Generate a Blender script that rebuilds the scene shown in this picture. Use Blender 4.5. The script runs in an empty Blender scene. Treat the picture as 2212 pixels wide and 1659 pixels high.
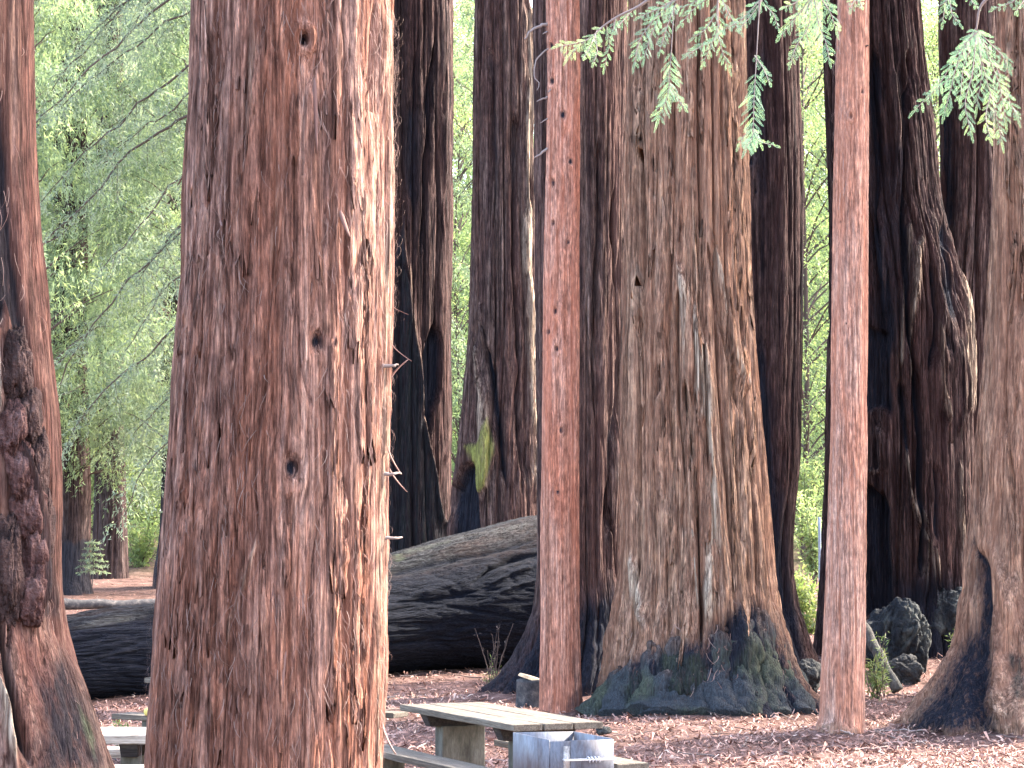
import bpy, bmesh, math, random
import numpy as np
from mathutils import Vector, Matrix

random.seed(7)
RNG = np.random.default_rng(11)
SC = bpy.context.scene
COL = SC.collection
R = math.radians

# ------------------------------------------------------------------ camera, sky, sun, exposure
EYE = 2.15
HFOV = R(25.0)
FPX = 1106.0 / math.tan(HFOV / 2)            # focal length in units of a 2212 px wide picture
PITCH = math.atan(330.5 / FPX)
cam_d = bpy.data.cameras.new('camera')
cam_d.sensor_width = 36.0
cam_d.lens = 18.0 / math.tan(HFOV / 2)
cam_d.clip_start = 0.1
cam_d.clip_end = 2000.0
cam = bpy.data.objects.new('camera', cam_d)
cam.location = (0, 0, EYE)
cam.rotation_euler = (R(90) + PITCH, 0, 0)
COL.objects.link(cam)
SC.camera = cam

SUN_EL = R(40)
SUN_AZ = R(58)                                # from +Y (away from the camera) towards +X (right)
SUN_DIR = Vector((math.sin(SUN_AZ) * math.cos(SUN_EL), math.cos(SUN_AZ) * math.cos(SUN_EL), math.sin(SUN_EL)))
world = bpy.data.worlds.new('World')
SC.world = world
world.use_nodes = True
wn = world.node_tree.nodes
wl = world.node_tree.links
wn.clear()
sky = wn.new('ShaderNodeTexSky')
sky.sky_type = 'NISHITA'
sky.sun_disc = False
sky.sun_elevation = SUN_EL
sky.sun_rotation = SUN_AZ
sky.air_density = 1.0
sky.dust_density = 3.0
sky.ozone_density = 0.6
bg = wn.new('ShaderNodeBackground')
bg.inputs['Strength'].default_value = 0.15
wo = wn.new('ShaderNodeOutputWorld')
wl.new(sky.outputs[0], bg.inputs['Color'])
wl.new(bg.outputs[0], wo.inputs['Surface'])

sun_d = bpy.data.lights.new('sun', 'SUN')
sun_d.energy = 2.2
sun_d.angle = R(0.6)
sun_d.color = (1.0, 0.93, 0.82)
sun = bpy.data.objects.new('sun', sun_d)
sun.rotation_euler = (-SUN_DIR).to_track_quat('-Z', 'Y').to_euler()
sun.location = (40, 40, 60)
COL.objects.link(sun)

SC.view_settings.view_transform = 'Standard'
SC.view_settings.look = 'None'
SC.view_settings.gamma = 1.0
SC.view_settings.use_curve_mapping = False
SC.view_settings.exposure = 3.45
SC.cycles.max_bounces = 6
SC.cycles.diffuse_bounces = 4
SC.cycles.transmission_bounces = 4
SC.cycles.transparent_max_bounces = 4
SC.cycles.caustics_reflective = False
SC.cycles.caustics_refractive = False

# ------------------------------------------------------------------ picture <-> world
CP, SP = math.cos(PITCH), math.sin(PITCH)


def at(x, y, Y):
    """world point seen at picture position (x, y), at depth Y"""
    cx = (x - 1106.0) / FPX
    cy = (829.5 - y) / FPX
    dy = CP - cy * SP
    dz = SP + cy * CP
    t = Y / dy
    return np.array((cx * t, Y, EYE + dz * t))


def at_z(x, y, z):
    cx = (x - 1106.0) / FPX
    cy = (829.5 - y) / FPX
    dy = CP - cy * SP
    dz = SP + cy * CP
    t = (z - EYE) / dz
    return np.array((cx * t, dy * t, z))


def proj(p):
    """world points (n,3) -> picture positions"""
    X, Y, Z = p[:, 0], p[:, 1], p[:, 2] - EYE
    f = Y * CP + Z * SP
    u = -Y * SP + Z * CP
    return 1106.0 + FPX * X / f, 829.5 - FPX * u / f


# ------------------------------------------------------------------ noise
LAT = np.random.default_rng(3).random((32, 32, 32)).astype(np.float32) * 2 - 1


def vnoise(x, y, z, seed=0):
    o = seed * 7.31
    x = np.asarray(x, np.float32) + o
    y = np.asarray(y, np.float32) + o * 1.7
    z = np.asarray(z, np.float32) + o * 0.6
    xi = np.floor(x); yi = np.floor(y); zi = np.floor(z)
    fx = x - xi; fy = y - yi; fz = z - zi
    fx = fx * fx * (3 - 2 * fx); fy = fy * fy * (3 - 2 * fy); fz = fz * fz * (3 - 2 * fz)
    xi = xi.astype(np.int32) & 31; yi = yi.astype(np.int32) & 31; zi = zi.astype(np.int32) & 31
    x1 = (xi + 1) & 31; y1 = (yi + 1) & 31; z1 = (zi + 1) & 31
    a = LAT[xi, yi, zi] * (1 - fx) + LAT[x1, yi, zi] * fx
    b = LAT[xi, y1, zi] * (1 - fx) + LAT[x1, y1, zi] * fx
    c = LAT[xi, yi, z1] * (1 - fx) + LAT[x1, yi, z1] * fx
    d = LAT[xi, y1, z1] * (1 - fx) + LAT[x1, y1, z1] * fx
    ab = a * (1 - fy) + b * fy
    cd = c * (1 - fy) + d * fy
    return ab * (1 - fz) + cd * fz


def fbm(x, y, z, seed=0, octaves=3):
    s = 0; a = 1.0; f = 1.0
    for i in range(octaves):
        s = s + a * vnoise(np.asarray(x) * f, np.asarray(y) * f, np.asarray(z) * f, seed + i * 3)
        a *= 0.5; f *= 2.03
    return s


def hash2(i, j, seed):
    h = np.sin(i * 127.1 + j * 311.7 + seed * 74.7) * 43758.5453
    return h - np.floor(h)


def plates(u, v, seed):
    """cells of a jittered grid: (height of the cell, distance to its edge)"""
    iu = np.floor(u); iv = np.floor(v)
    f1 = np.full(u.shape, 9.0); f2 = np.full(u.shape, 9.0); hid = np.zeros(u.shape)
    for di in (-1, 0, 1):
        for dj in (-1, 0, 1):
            gi = iu + di; gj = iv + dj
            px = gi + hash2(gi, gj, seed); py = gj + hash2(gi, gj, seed + 5.3)
            d = np.sqrt((u - px) ** 2 + (v - py) ** 2)
            near = d < f1
            f2 = np.where(near, f1, np.minimum(f2, d))
            hid = np.where(near, hash2(gi, gj, seed + 9.1), hid)
            f1 = np.minimum(f1, d)
    return hid, f2 - f1


def seg_dist(px, py, pts):
    best = np.full(px.shape, 1e9)
    for (ax, ay), (bx, by) in zip(pts[:-1], pts[1:]):
        dx, dy = bx - ax, by - ay
        t = np.clip(((px - ax) * dx + (py - ay) * dy) / (dx * dx + dy * dy + 1e-9), 0, 1)
        best = np.minimum(best, np.hypot(px - ax - t * dx, py - ay - t * dy))
    return best


def stroke_mask(px, py, pts, w, nz):
    """a ragged line that thins out at both ends"""
    e = np.minimum(np.hypot(px - pts[0][0], py - pts[0][1]), np.hypot(px - pts[-1][0], py - pts[-1][1]))
    ww = w * (0.25 + 0.75 * np.clip(e / (w * 7), 0, 1)) * np.clip(1 + 1.1 * nz, 0.25, 2.2)
    return np.exp(-(seg_dist(px, py, pts) / ww) ** 1.6) * np.clip(0.15 + e / (w * 4), 0, 1)


def poly_mask(px, py, pts, soft):
    inside = np.zeros(px.shape, bool)
    n = len(pts)
    for i in range(n):
        ax, ay = pts[i]; bx, by = pts[(i + 1) % n]
        c = ((ay > py) != (by > py)) & (px < (bx - ax) * (py - ay) / (by - ay + 1e-9) + ax)
        inside ^= c
    d = seg_dist(px, py, list(pts) + [pts[0]])
    return np.clip(0.5 + np.where(inside, d, -d) / soft, 0, 1)


def smooth_interp(x, xp, yp):
    """monotone cubic interpolation"""
    xp = np.asarray(xp, float); yp = np.asarray(yp, float)
    h = np.diff(xp); dl = np.diff(yp) / h
    m = np.zeros_like(yp)
    m[1:-1] = np.where(dl[:-1] * dl[1:] > 0, 2 * dl[:-1] * dl[1:] / (dl[:-1] + dl[1:] + 1e-12), 0)
    m[0] = dl[0]; m[-1] = dl[-1]
    i = np.clip(np.searchsorted(xp, x) - 1, 0, len(h) - 1)
    t = (np.clip(x, xp[0], xp[-1]) - xp[i]) / h[i]
    return ((2 * t**3 - 3 * t**2 + 1) * yp[i] + (t**3 - 2 * t**2 + t) * h[i] * m[i]
            + (-2 * t**3 + 3 * t**2) * yp[i + 1] + (t**3 - t**2) * h[i] * m[i + 1])


# ------------------------------------------------------------------ mesh helpers
def np_mesh(name, verts, faces, mat=None, smooth=False, attrs=None):
    verts = np.asarray(verts, np.float32); faces = np.asarray(faces, np.int32)
    me = bpy.data.meshes.new(name)
    me.vertices.add(len(verts)); me.vertices.foreach_set('co', verts.ravel())
    k = faces.shape[1]
    me.loops.add(faces.size); me.loops.foreach_set('vertex_index', faces.ravel())
    me.polygons.add(len(faces))
    me.polygons.foreach_set('loop_start', np.arange(0, faces.size, k, dtype=np.int32))
    if smooth:
        me.polygons.foreach_set('use_smooth', np.ones(len(faces), bool))
    for an, (typ, arr) in (attrs or {}).items():
        a = me.attributes.new(an, typ, 'POINT')
        if typ == 'FLOAT':
            a.data.foreach_set('value', np.asarray(arr, np.float32).ravel())
        else:
            a.data.foreach_set('color', np.asarray(arr, np.float32).ravel())
    me.update(calc_edges=True)
    if mat: me.materials.append(mat)
    return me


def link(name, me, parent=None, loc=(0, 0, 0), rot=(0, 0, 0), scale=(1, 1, 1)):
    o = bpy.data.objects.new(name, me)
    COL.objects.link(o)
    o.location = loc; o.rotation_euler = rot; o.scale = scale
    if parent: o.parent = parent
    return o


def tag(o, label=None, cat=None, group=None, kind=None):
    if label: o['label'] = label
    if cat: o['category'] = cat
    if group: o['group'] = group
    if kind: o['kind'] = kind
    return o


def thing(name, loc, label, cat, group=None, rz=0.0):
    o = link(name, None, None, loc, (0, 0, rz))
    o.empty_display_size = 0.3
    return tag(o, label, cat, group)


class MB:
    """collects quads / strips into one mesh"""
    def __init__(s): s.v = []; s.f = []; s.t = []; s.n = 0

    def add(s, v, f, tint=None):
        v = np.asarray(v, float); f = np.asarray(f, int)
        s.v.append(v); s.f.append(f + s.n); s.n += len(v)
        s.t.append(np.full(len(v), 0.5) if tint is None else np.broadcast_to(np.asarray(tint, float), (len(v),)))

    def tube(s, pts, radii, k=6, tint=None):
        pts = np.asarray(pts, float); radii = np.broadcast_to(np.asarray(radii, float), (len(pts),))
        d = np.gradient(pts, axis=0); d /= np.linalg.norm(d, axis=1, keepdims=True) + 1e-9
        up = np.array((0.31, 0.17, 0.93))
        a = np.cross(d, up); a /= np.linalg.norm(a, axis=1, keepdims=True) + 1e-9
        b = np.cross(d, a)
        th = np.linspace(0, 2 * math.pi, k, endpoint=False)
        ring = a[:, None] * np.cos(th)[None, :, None] + b[:, None] * np.sin(th)[None, :, None]
        v = (pts[:, None] + ring * radii[:, None, None]).reshape(-1, 3)
        n = len(pts)
        i = np.arange(n - 1)[:, None] * k; j = np.arange(k)[None]; j2 = (j + 1) % k
        f = np.stack((i + j, i + j2, i + k + j2, i + k + j), -1).reshape(-1, 4)
        s.add(v, f, tint)
        if k >= 4:                                        # close both ends
            for base in (0, (n - 1) * k):
                c = len(v)
                q = [[base + m, base + (m + 1) % k, base + (m + 2) % k, base + (m + 3) % k] for m in range(0, k - 2, 2)]
                s.f[-1] = np.vstack((s.f[-1], np.array(q) + (s.n - len(v)))) if k == 4 else np.vstack((s.f[-1], np.array([[base, base + m, base + m + 1, base + min(m + 2, k - 1)] for m in range(1, k - 1, 2) if m + 2 <= k - 1]) + (s.n - len(v))))

    def leaves(s, p, d, nrm, length, width, tint):
        """diamond leaves: p base, d direction, nrm side-plane normal"""
        p = np.asarray(p, float); d = np.asarray(d, float)
        d = d / (np.linalg.norm(d, axis=1, keepdims=True) + 1e-9)
        side = np.cross(d, nrm); side /= np.linalg.norm(side, axis=1, keepdims=True) + 1e-9
        up = np.cross(side, d)
        L = np.broadcast_to(np.asarray(length, float), (len(p),))[:, None]
        W = np.broadcast_to(np.asarray(width, float), (len(p),))[:, None]
        v = np.stack((p, p + d * L * 0.45 + side * W * 0.5 + up * L * 0.06, p + d * L - up * L * 0.05, p + d * L * 0.45 - side * W * 0.5 + up * L * 0.06), 1)
        n = len(p)
        s.add(v.reshape(-1, 3), np.arange(4 * n).reshape(n, 4), np.repeat(np.broadcast_to(np.asarray(tint, float), (n,)), 4))

    def mesh(s, name, mat, smooth=False):
        return np_mesh(name, np.vstack(s.v), np.vstack(s.f), mat, smooth, {'tint': ('FLOAT', np.concatenate(s.t))})

    def build(s, name, mat, parent=None, smooth=False, loc=(0, 0, 0)):
        me = s.mesh(name, mat, smooth)
        if any(loc):
            me.transform(Matrix.Translation(-Vector(loc)))
        return link(name, me, parent, loc)


# ------------------------------------------------------------------ materials
def new_mat(name):
    m = bpy.data.materials.new(name); m.use_nodes = True
    n = m.node_tree.nodes; n.clear()
    out = n.new('ShaderNodeOutputMaterial')
    b = n.new('ShaderNodeBsdfPrincipled')
    m.node_tree.links.new(b.outputs[0], out.inputs[0])
    b.inputs['Roughness'].default_value = 0.85
    b.inputs['Specular IOR Level'].default_value = 0.2
    return m, n, m.node_tree.links, b, out


def noise_node(n, l, vec, scale, detail=4, rough=0.6):
    t = n.new('ShaderNodeTexNoise'); t.inputs['Scale'].default_value = scale
    t.inputs['Detail'].default_value = detail; t.inputs['Roughness'].default_value = rough
    l.new(vec, t.inputs['Vector']); return t.outputs['Fac']


def ramp(n, l, fac, stops):
    r = n.new('ShaderNodeValToRGB'); e = r.color_ramp.elements
    while len(e) < len(stops): e.new(0.5)
    for el, (p, c) in zip(e, stops):
        el.position = p; el.color = (*c, 1)
    l.new(fac, r.inputs[0]); return r.outputs[0]


def mix(n, l, fac, a, b, mode='MIX'):
    m = n.new('ShaderNodeMix'); m.data_type = 'RGBA'; m.blend_type = mode
    if isinstance(fac, (int, float)): m.inputs[0].default_value = fac
    else: l.new(fac, m.inputs[0])
    for s, v in ((6, a), (7, b)):
        if isinstance(v, tuple): m.inputs[s].default_value = (*v, 1)
        else: l.new(v, m.inputs[s])
    return m.outputs[2]


def math_node(n, l, op, a, b=0.0, clamp=False):
    m = n.new('ShaderNodeMath'); m.operation = op; m.use_clamp = clamp
    for s, v in ((0, a), (1, b)):
        if isinstance(v, (int, float)): m.inputs[s].default_value = v
        else: l.new(v, m.inputs[s])
    return m.outputs[0]


def coords(n, l, scale, loc=(0, 0, 0), kind='Object'):
    tc = n.new('ShaderNodeTexCoord'); mp = n.new('ShaderNodeMapping')
    mp.inputs['Scale'].default_value = scale; mp.inputs['Location'].default_value = loc
    l.new(tc.outputs[kind], mp.inputs[0]); return mp.outputs[0]


def bark_mat(name, dark, mid, light, red, f=1.0, seed=0.0, axis=2, bump=0.5, moss=(0.060, 0.072, 0.042), char=(0.0060, 0.0066, 0.0105), pale=(0.40, 0.315, 0.24), con=1.0):
    m, n, l, b, out = new_mat(name)
    def sc(across, along):
        s = [across] * 3; s[axis] = along; return tuple(s)
    broad = noise_node(n, l, coords(n, l, sc(1.6 * f, 0.22 * f), (seed, 0, 0)), 1.5, 3)
    streak = noise_node(n, l, coords(n, l, sc(14 * f, 0.30 * f), (seed, 2, 0)), 1.6, 5, 0.65)
    fine = noise_node(n, l, coords(n, l, sc(60 * f, 2.6 * f), (0, seed, 0)), 1.5, 4, 0.7)
    mott = noise_node(n, l, coords(n, l, sc(9 * f, 3.5 * f), (0, 0, seed)), 1.5, 4, 0.6)
    c1 = ramp(n, l, streak, ((0.36, dark), (0.48, mid), (0.61, light)))
    c2 = mix(n, l, ramp(n, l, broad, ((0.40, (0, 0, 0)), (0.62, (1, 1, 1)))), c1, mix(n, l, 0.62, c1, red))
    fr = ramp(n, l, fine, ((0.36, (0.55, 0.52, 0.52)), (0.5, (1, 1, 1)), (0.64, (1.5, 1.47, 1.43))))
    c3 = mix(n, l, 1.0, c2, fr, 'MULTIPLY')
    mr = ramp(n, l, mott, ((0.36, (0.66, 0.66, 0.68)), (0.52, (1.0, 1.0, 1.0)), (0.66, (1.28, 1.24, 1.18))))
    c3 = mix(n, l, 1.0, c3, mr, 'MULTIPLY')
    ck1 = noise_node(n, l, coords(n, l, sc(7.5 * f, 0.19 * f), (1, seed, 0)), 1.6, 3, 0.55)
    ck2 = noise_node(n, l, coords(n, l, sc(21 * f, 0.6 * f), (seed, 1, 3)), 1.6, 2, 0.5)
    k1 = ramp(n, l, ck1, ((0.455, (1, 1, 1)), (0.495, (0.32, 0.27, 0.26)), (0.515, (0.32, 0.27, 0.26)), (0.545, (1.12, 1.1, 1.08))))  # crack tone: dark grain plus fissure shade painted into the colour
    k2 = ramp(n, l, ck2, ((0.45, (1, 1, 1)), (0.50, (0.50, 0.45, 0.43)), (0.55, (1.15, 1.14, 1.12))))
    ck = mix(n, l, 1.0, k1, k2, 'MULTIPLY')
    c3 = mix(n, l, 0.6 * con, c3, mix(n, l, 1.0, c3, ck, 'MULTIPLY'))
    flake = noise_node(n, l, coords(n, l, sc(26 * f, 5.5 * f), (2, 2, seed)), 1.6, 8, 0.78)
    flk = ramp(n, l, flake, ((0.36, (0.38, 0.35, 0.34)), (0.46, (0.82, 0.81, 0.81)), (0.53, (1.10, 1.10, 1.10)), (0.64, (1.75, 1.72, 1.68))))
    c3 = mix(n, l, 0.75 * con, c3, mix(n, l, 1.0, c3, flk, 'MULTIPLY'))
    at_ = n.new('ShaderNodeAttribute'); at_.attribute_name = 'mask'
    sep = n.new('ShaderNodeSeparateColor'); l.new(at_.outputs['Color'], sep.inputs[0])
    hue = n.new('ShaderNodeAttribute'); hue.attribute_name = 'hue'
    c3 = mix(n, l, hue.outputs['Fac'], c3, mix(n, l, 0.55, c3, red))
    rag = math_node(n, l, 'ADD', math_node(n, l, 'MULTIPLY', flake, 0.55), math_node(n, l, 'MULTIPLY', streak, 0.45))
    rag = math_node(n, l, 'MULTIPLY', math_node(n, l, 'SUBTRACT', rag, 0.5), 3.8)

    def stain(ch):                                  # stains break up along the grain
        v = math_node(n, l, 'MULTIPLY', ch, math_node(n, l, 'ADD', rag, 1.0))
        r_ = n.new('ShaderNodeMapRange'); r_.interpolation_type = 'SMOOTHSTEP'
        r_.inputs[1].default_value = 0.10; r_.inputs[2].default_value = 0.85
        l.new(v, r_.inputs[0]); return r_.outputs[0]
    pf = stain(sep.outputs[2])
    c4 = mix(n, l, pf, c3, mix(n, l, 1.0, mix(n, l, 1.0, pale, fr, 'MULTIPLY'), ck, 'MULTIPLY'))
    cr = ramp(n, l, fine, ((0.35, char), (0.60, tuple(c * 2.6 + 0.004 for c in char)), (0.80, (0.085, 0.065, 0.058))))
    c5 = mix(n, l, stain(sep.outputs[0]), c4, cr)
    c6 = mix(n, l, stain(sep.outputs[1]), c5, mix(n, l, 1.0, mix(n, l, 1.0, moss, mr, 'MULTIPLY'), fr, 'MULTIPLY'))
    l.new(c6, b.inputs['Base Color'])
    h = math_node(n, l, 'ADD', math_node(n, l, 'MULTIPLY', streak, 0.5), math_node(n, l, 'MULTIPLY', fine, 0.45))
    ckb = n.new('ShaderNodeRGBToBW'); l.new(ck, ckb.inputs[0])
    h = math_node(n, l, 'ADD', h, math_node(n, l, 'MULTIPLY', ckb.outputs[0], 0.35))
    h = math_node(n, l, 'ADD', h, math_node(n, l, 'MULTIPLY', flake, 0.9))
    bp = n.new('ShaderNodeBump'); bp.inputs['Strength'].default_value = min(1.0, bump * 1.25); bp.inputs['Distance'].default_value = 0.035 / f
    l.new(h, bp.inputs['Height']); l.new(bp.outputs[0], b.inputs['Normal'])
    b.inputs['Roughness'].default_value = 0.95
    b.inputs['Specular IOR Level'].default_value = 0.1
    return m


def leaf_mat(name, c0, c1, c2, trans=0.45):
    m, n, l, b, out = new_mat(name)
    a = n.new('ShaderNodeAttribute'); a.attribute_name = 'tint'
    c = ramp(n, l, a.outputs['Fac'], ((0.0, c0), (0.5, c1), (1.0, c2)))
    l.new(c, b.inputs['Base Color'])
    b.inputs['Roughness'].default_value = 0.55
    b.inputs['Specular IOR Level'].default_value = 0.3
    t = n.new('ShaderNodeBsdfTranslucent')
    l.new(mix(n, l, 1.0, c, (1.5, 1.45, 1.05), 'MULTIPLY'), t.inputs['Color'])
    ms = n.new('ShaderNodeMixShader'); ms.inputs[0].default_value = trans
    l.new(b.outputs[0], ms.inputs[1]); l.new(t.outputs[0], ms.inputs[2]); l.new(ms.outputs[0], out.inputs[0])
    return m


def tint_mat(name, stops, rough=0.9):
    m, n, l, b, out = new_mat(name)
    a = n.new('ShaderNodeAttribute'); a.attribute_name = 'tint'
    l.new(ramp(n, l, a.outputs['Fac'], stops), b.inputs['Base Color'])
    b.inputs['Roughness'].default_value = rough
    return m


def wood_mat(name, dark, mid, light, stain=(0.10, 0.10, 0.07), stain_amt=0.5, seed=0.0):
    m, n, l, b, out = new_mat(name)
    g = noise_node(n, l, coords(n, l, (1.2, 26, 26), (seed, 0, 0)), 1.6, 5, 0.65)
    g2 = noise_node(n, l, coords(n, l, (5, 110, 110), (seed, 1, 0)), 1.5, 3, 0.7)
    st = noise_node(n, l, coords(n, l, (2.2, 4.5, 4.5), (0, seed, 0)), 1.6, 4, 0.65)
    c = ramp(n, l, g, ((0.3, dark), (0.5, mid), (0.7, light)))
    c = mix(n, l, 1.0, c, ramp(n, l, g2, ((0.32, (0.45, 0.43, 0.41)), (0.6, (1.15, 1.15, 1.15)))), 'MULTIPLY')
    sf = ramp(n, l, st, ((0.52, (0, 0, 0)), (0.72, (stain_amt,) * 3)))
    c = mix(n, l, sf, c, stain)
    l.new(c, b.inputs['Base Color'])
    bp = n.new('ShaderNodeBump'); bp.inputs['Strength'].default_value = 0.5; bp.inputs['Distance'].default_value = 0.008
    l.new(math_node(n, l, 'ADD', g, g2), bp.inputs['Height']); l.new(bp.outputs[0], b.inputs['Normal'])
    return m


def rough_mat(name, c0, c1, c2, scale=6.0, bump=0.4, rough=0.9, metal=0.0, stretch=(1, 1, 1), dist=0.02):
    m, n, l, b, out = new_mat(name)
    a = noise_node(n, l, coords(n, l, stretch), scale, 6, 0.65)
    f = noise_node(n, l, coords(n, l, stretch, (3, 1, 2)), scale * 6, 4, 0.7)
    c = ramp(n, l, a, ((0.3, c0), (0.5, c1), (0.7, c2)))
    c = mix(n, l, 1.0, c, ramp(n, l, f, ((0.3, (0.7, 0.7, 0.7)), (0.65, (1.15, 1.15, 1.15)))), 'MULTIPLY')
    l.new(c, b.inputs['Base Color'])
    bp = n.new('ShaderNodeBump'); bp.inputs['Strength'].default_value = bump; bp.inputs['Distance'].default_value = dist
    l.new(math_node(n, l, 'ADD', a, f), bp.inputs['Height']); l.new(bp.outputs[0], b.inputs['Normal'])
    b.inputs['Roughness'].default_value = rough; b.inputs['Metallic'].default_value = metal
    return m


M = {}
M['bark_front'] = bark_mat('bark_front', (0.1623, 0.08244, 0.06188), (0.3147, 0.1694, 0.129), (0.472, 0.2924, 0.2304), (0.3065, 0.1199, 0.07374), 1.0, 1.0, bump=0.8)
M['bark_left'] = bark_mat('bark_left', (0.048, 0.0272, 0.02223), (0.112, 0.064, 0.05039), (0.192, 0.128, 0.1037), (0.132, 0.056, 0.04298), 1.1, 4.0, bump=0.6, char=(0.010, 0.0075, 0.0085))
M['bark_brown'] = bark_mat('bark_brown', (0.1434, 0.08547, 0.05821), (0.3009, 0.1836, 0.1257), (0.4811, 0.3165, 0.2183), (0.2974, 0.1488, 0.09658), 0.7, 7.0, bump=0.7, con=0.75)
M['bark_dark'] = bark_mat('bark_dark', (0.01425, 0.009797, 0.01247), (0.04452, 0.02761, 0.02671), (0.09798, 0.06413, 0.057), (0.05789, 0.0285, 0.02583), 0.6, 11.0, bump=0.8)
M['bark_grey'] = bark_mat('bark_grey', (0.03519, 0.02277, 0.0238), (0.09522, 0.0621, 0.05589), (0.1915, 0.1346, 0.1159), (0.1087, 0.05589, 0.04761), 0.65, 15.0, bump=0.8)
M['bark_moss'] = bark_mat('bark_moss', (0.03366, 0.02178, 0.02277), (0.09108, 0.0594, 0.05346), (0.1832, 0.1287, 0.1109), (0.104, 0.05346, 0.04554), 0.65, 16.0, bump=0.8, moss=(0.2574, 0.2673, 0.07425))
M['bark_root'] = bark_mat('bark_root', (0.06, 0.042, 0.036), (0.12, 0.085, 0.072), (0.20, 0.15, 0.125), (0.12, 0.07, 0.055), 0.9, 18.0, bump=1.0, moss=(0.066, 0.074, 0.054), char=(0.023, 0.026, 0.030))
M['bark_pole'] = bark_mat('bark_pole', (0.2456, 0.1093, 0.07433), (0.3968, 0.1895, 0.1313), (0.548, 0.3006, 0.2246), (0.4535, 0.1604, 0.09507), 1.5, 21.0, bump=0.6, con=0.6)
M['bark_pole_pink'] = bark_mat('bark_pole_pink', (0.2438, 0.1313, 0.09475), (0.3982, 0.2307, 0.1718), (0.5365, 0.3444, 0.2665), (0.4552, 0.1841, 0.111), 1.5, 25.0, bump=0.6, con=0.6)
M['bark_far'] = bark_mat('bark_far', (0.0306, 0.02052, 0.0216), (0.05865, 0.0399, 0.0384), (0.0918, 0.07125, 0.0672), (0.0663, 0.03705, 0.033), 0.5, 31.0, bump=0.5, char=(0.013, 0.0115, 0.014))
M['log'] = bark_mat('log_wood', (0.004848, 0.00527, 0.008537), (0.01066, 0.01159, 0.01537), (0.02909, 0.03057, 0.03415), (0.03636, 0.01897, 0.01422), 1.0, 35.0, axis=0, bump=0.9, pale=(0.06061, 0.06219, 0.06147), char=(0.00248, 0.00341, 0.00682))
M['fibre'] = tint_mat('bark_fibre', ((0.0, (0.16, 0.084, 0.068)), (0.5, (0.24, 0.14, 0.116)), (1.0, (0.336, 0.24, 0.2))))
M['dead_twig'] = tint_mat('dead_twig', ((0.0, (0.04, 0.028, 0.024)), (0.5, (0.104, 0.072, 0.06)), (1.0, (0.336, 0.264, 0.232))))
M['leaf_sun'] = leaf_mat('sunny_leaves', (0.1175, 0.1631, 0.08602), (0.1989, 0.2716, 0.1316), (0.3074, 0.3656, 0.1568), 0.55)
M['leaf_conifer'] = leaf_mat('conifer_needles', (0.09944, 0.1383, 0.09108), (0.1718, 0.242, 0.1568), (0.2712, 0.3359, 0.172), 0.5)
M['leaf_grey'] = leaf_mat('grey_green_needles', (0.114, 0.1442, 0.1208), (0.1995, 0.2524, 0.1943), (0.304, 0.3708, 0.2415), 0.5)
M['leaf_spray'] = leaf_mat('spray_needles', (0.1288, 0.2404, 0.1653), (0.219, 0.3795, 0.2645), (0.3864, 0.506, 0.2248), 0.4)
M['shrub'] = leaf_mat('shrub_leaves', (0.05, 0.09, 0.03), (0.11, 0.16, 0.05), (0.22, 0.24, 0.10), 0.4)
M['litter'] = tint_mat('leaf_litter', ((0.0, (0.08962, 0.04301, 0.03441)), (0.35, (0.2489, 0.129, 0.09892)), (0.7, (0.4182, 0.2485, 0.1935)), (1.0, (0.5974, 0.4396, 0.3441))))
M['plank'] = wood_mat('weathered_plank', (0.0624, 0.04867, 0.03619), (0.1248, 0.103, 0.07987), (0.181, 0.1529, 0.1217), (0.05616, 0.04555, 0.03494), 0.6, 2.0)
M['plank_pale'] = wood_mat('bleached_plank', (0.2399, 0.1962, 0.158), (0.3706, 0.3216, 0.2726), (0.4687, 0.4143, 0.3598), (0.1744, 0.1418, 0.109), 0.4, 5.0)
M['plank_grey'] = wood_mat('grey_plank', (0.072, 0.056, 0.0416), (0.128, 0.104, 0.08), (0.2, 0.164, 0.128), (0.064, 0.052, 0.04), 0.4, 9.0)
M['beam'] = wood_mat('dark_beam', (0.014, 0.0126, 0.014), (0.028, 0.0245, 0.0245), (0.049, 0.042, 0.0385), seed=3.0)
M['concrete'] = rough_mat('stained_concrete', (0.036, 0.0324, 0.02592), (0.0936, 0.0864, 0.0684), (0.1512, 0.1404, 0.1152), 3.0, 0.3, stretch=(2.5, 2.5, 0.8), dist=0.01)
M['steel'] = rough_mat('galvanised_steel', (0.0936, 0.0754, 0.0728), (0.143, 0.1482, 0.1716), (0.182, 0.1911, 0.221), 5.0, 0.15, 0.55, 0.0, stretch=(2.5, 2.5, 0.7), dist=0.004)
M['bright_steel'] = rough_mat('bright_steel', (0.385, 0.392, 0.42), (0.455, 0.462, 0.49), (0.525, 0.532, 0.56), 8.0, 0.1, 0.35, 0.0)
M['rust'] = rough_mat('ash_and_rust', (0.07, 0.042, 0.0315), (0.385, 0.371, 0.35), (0.525, 0.511, 0.49), 14.0, 0.3)
M['soot'] = rough_mat('soot', (0.02, 0.02, 0.022), (0.05, 0.045, 0.045), (0.12, 0.10, 0.09), 9.0, 0.2)
M['post'] = rough_mat('pale_paint', (0.18, 0.21, 0.24), (0.228, 0.258, 0.294), (0.264, 0.294, 0.33), 5.0, 0.1, 0.5)
M['rock'] = rough_mat('mossy_rock', (0.0126, 0.0133, 0.0168), (0.042, 0.0406, 0.0392), (0.105, 0.098, 0.084), 5.0, 1.0, dist=0.06)
M['weathered'] = rough_mat('weathered_log', (0.03, 0.027, 0.0252), (0.078, 0.072, 0.063), (0.144, 0.135, 0.117), 6.0, 1.0, stretch=(3, 3, 0.7), dist=0.04)
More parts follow.
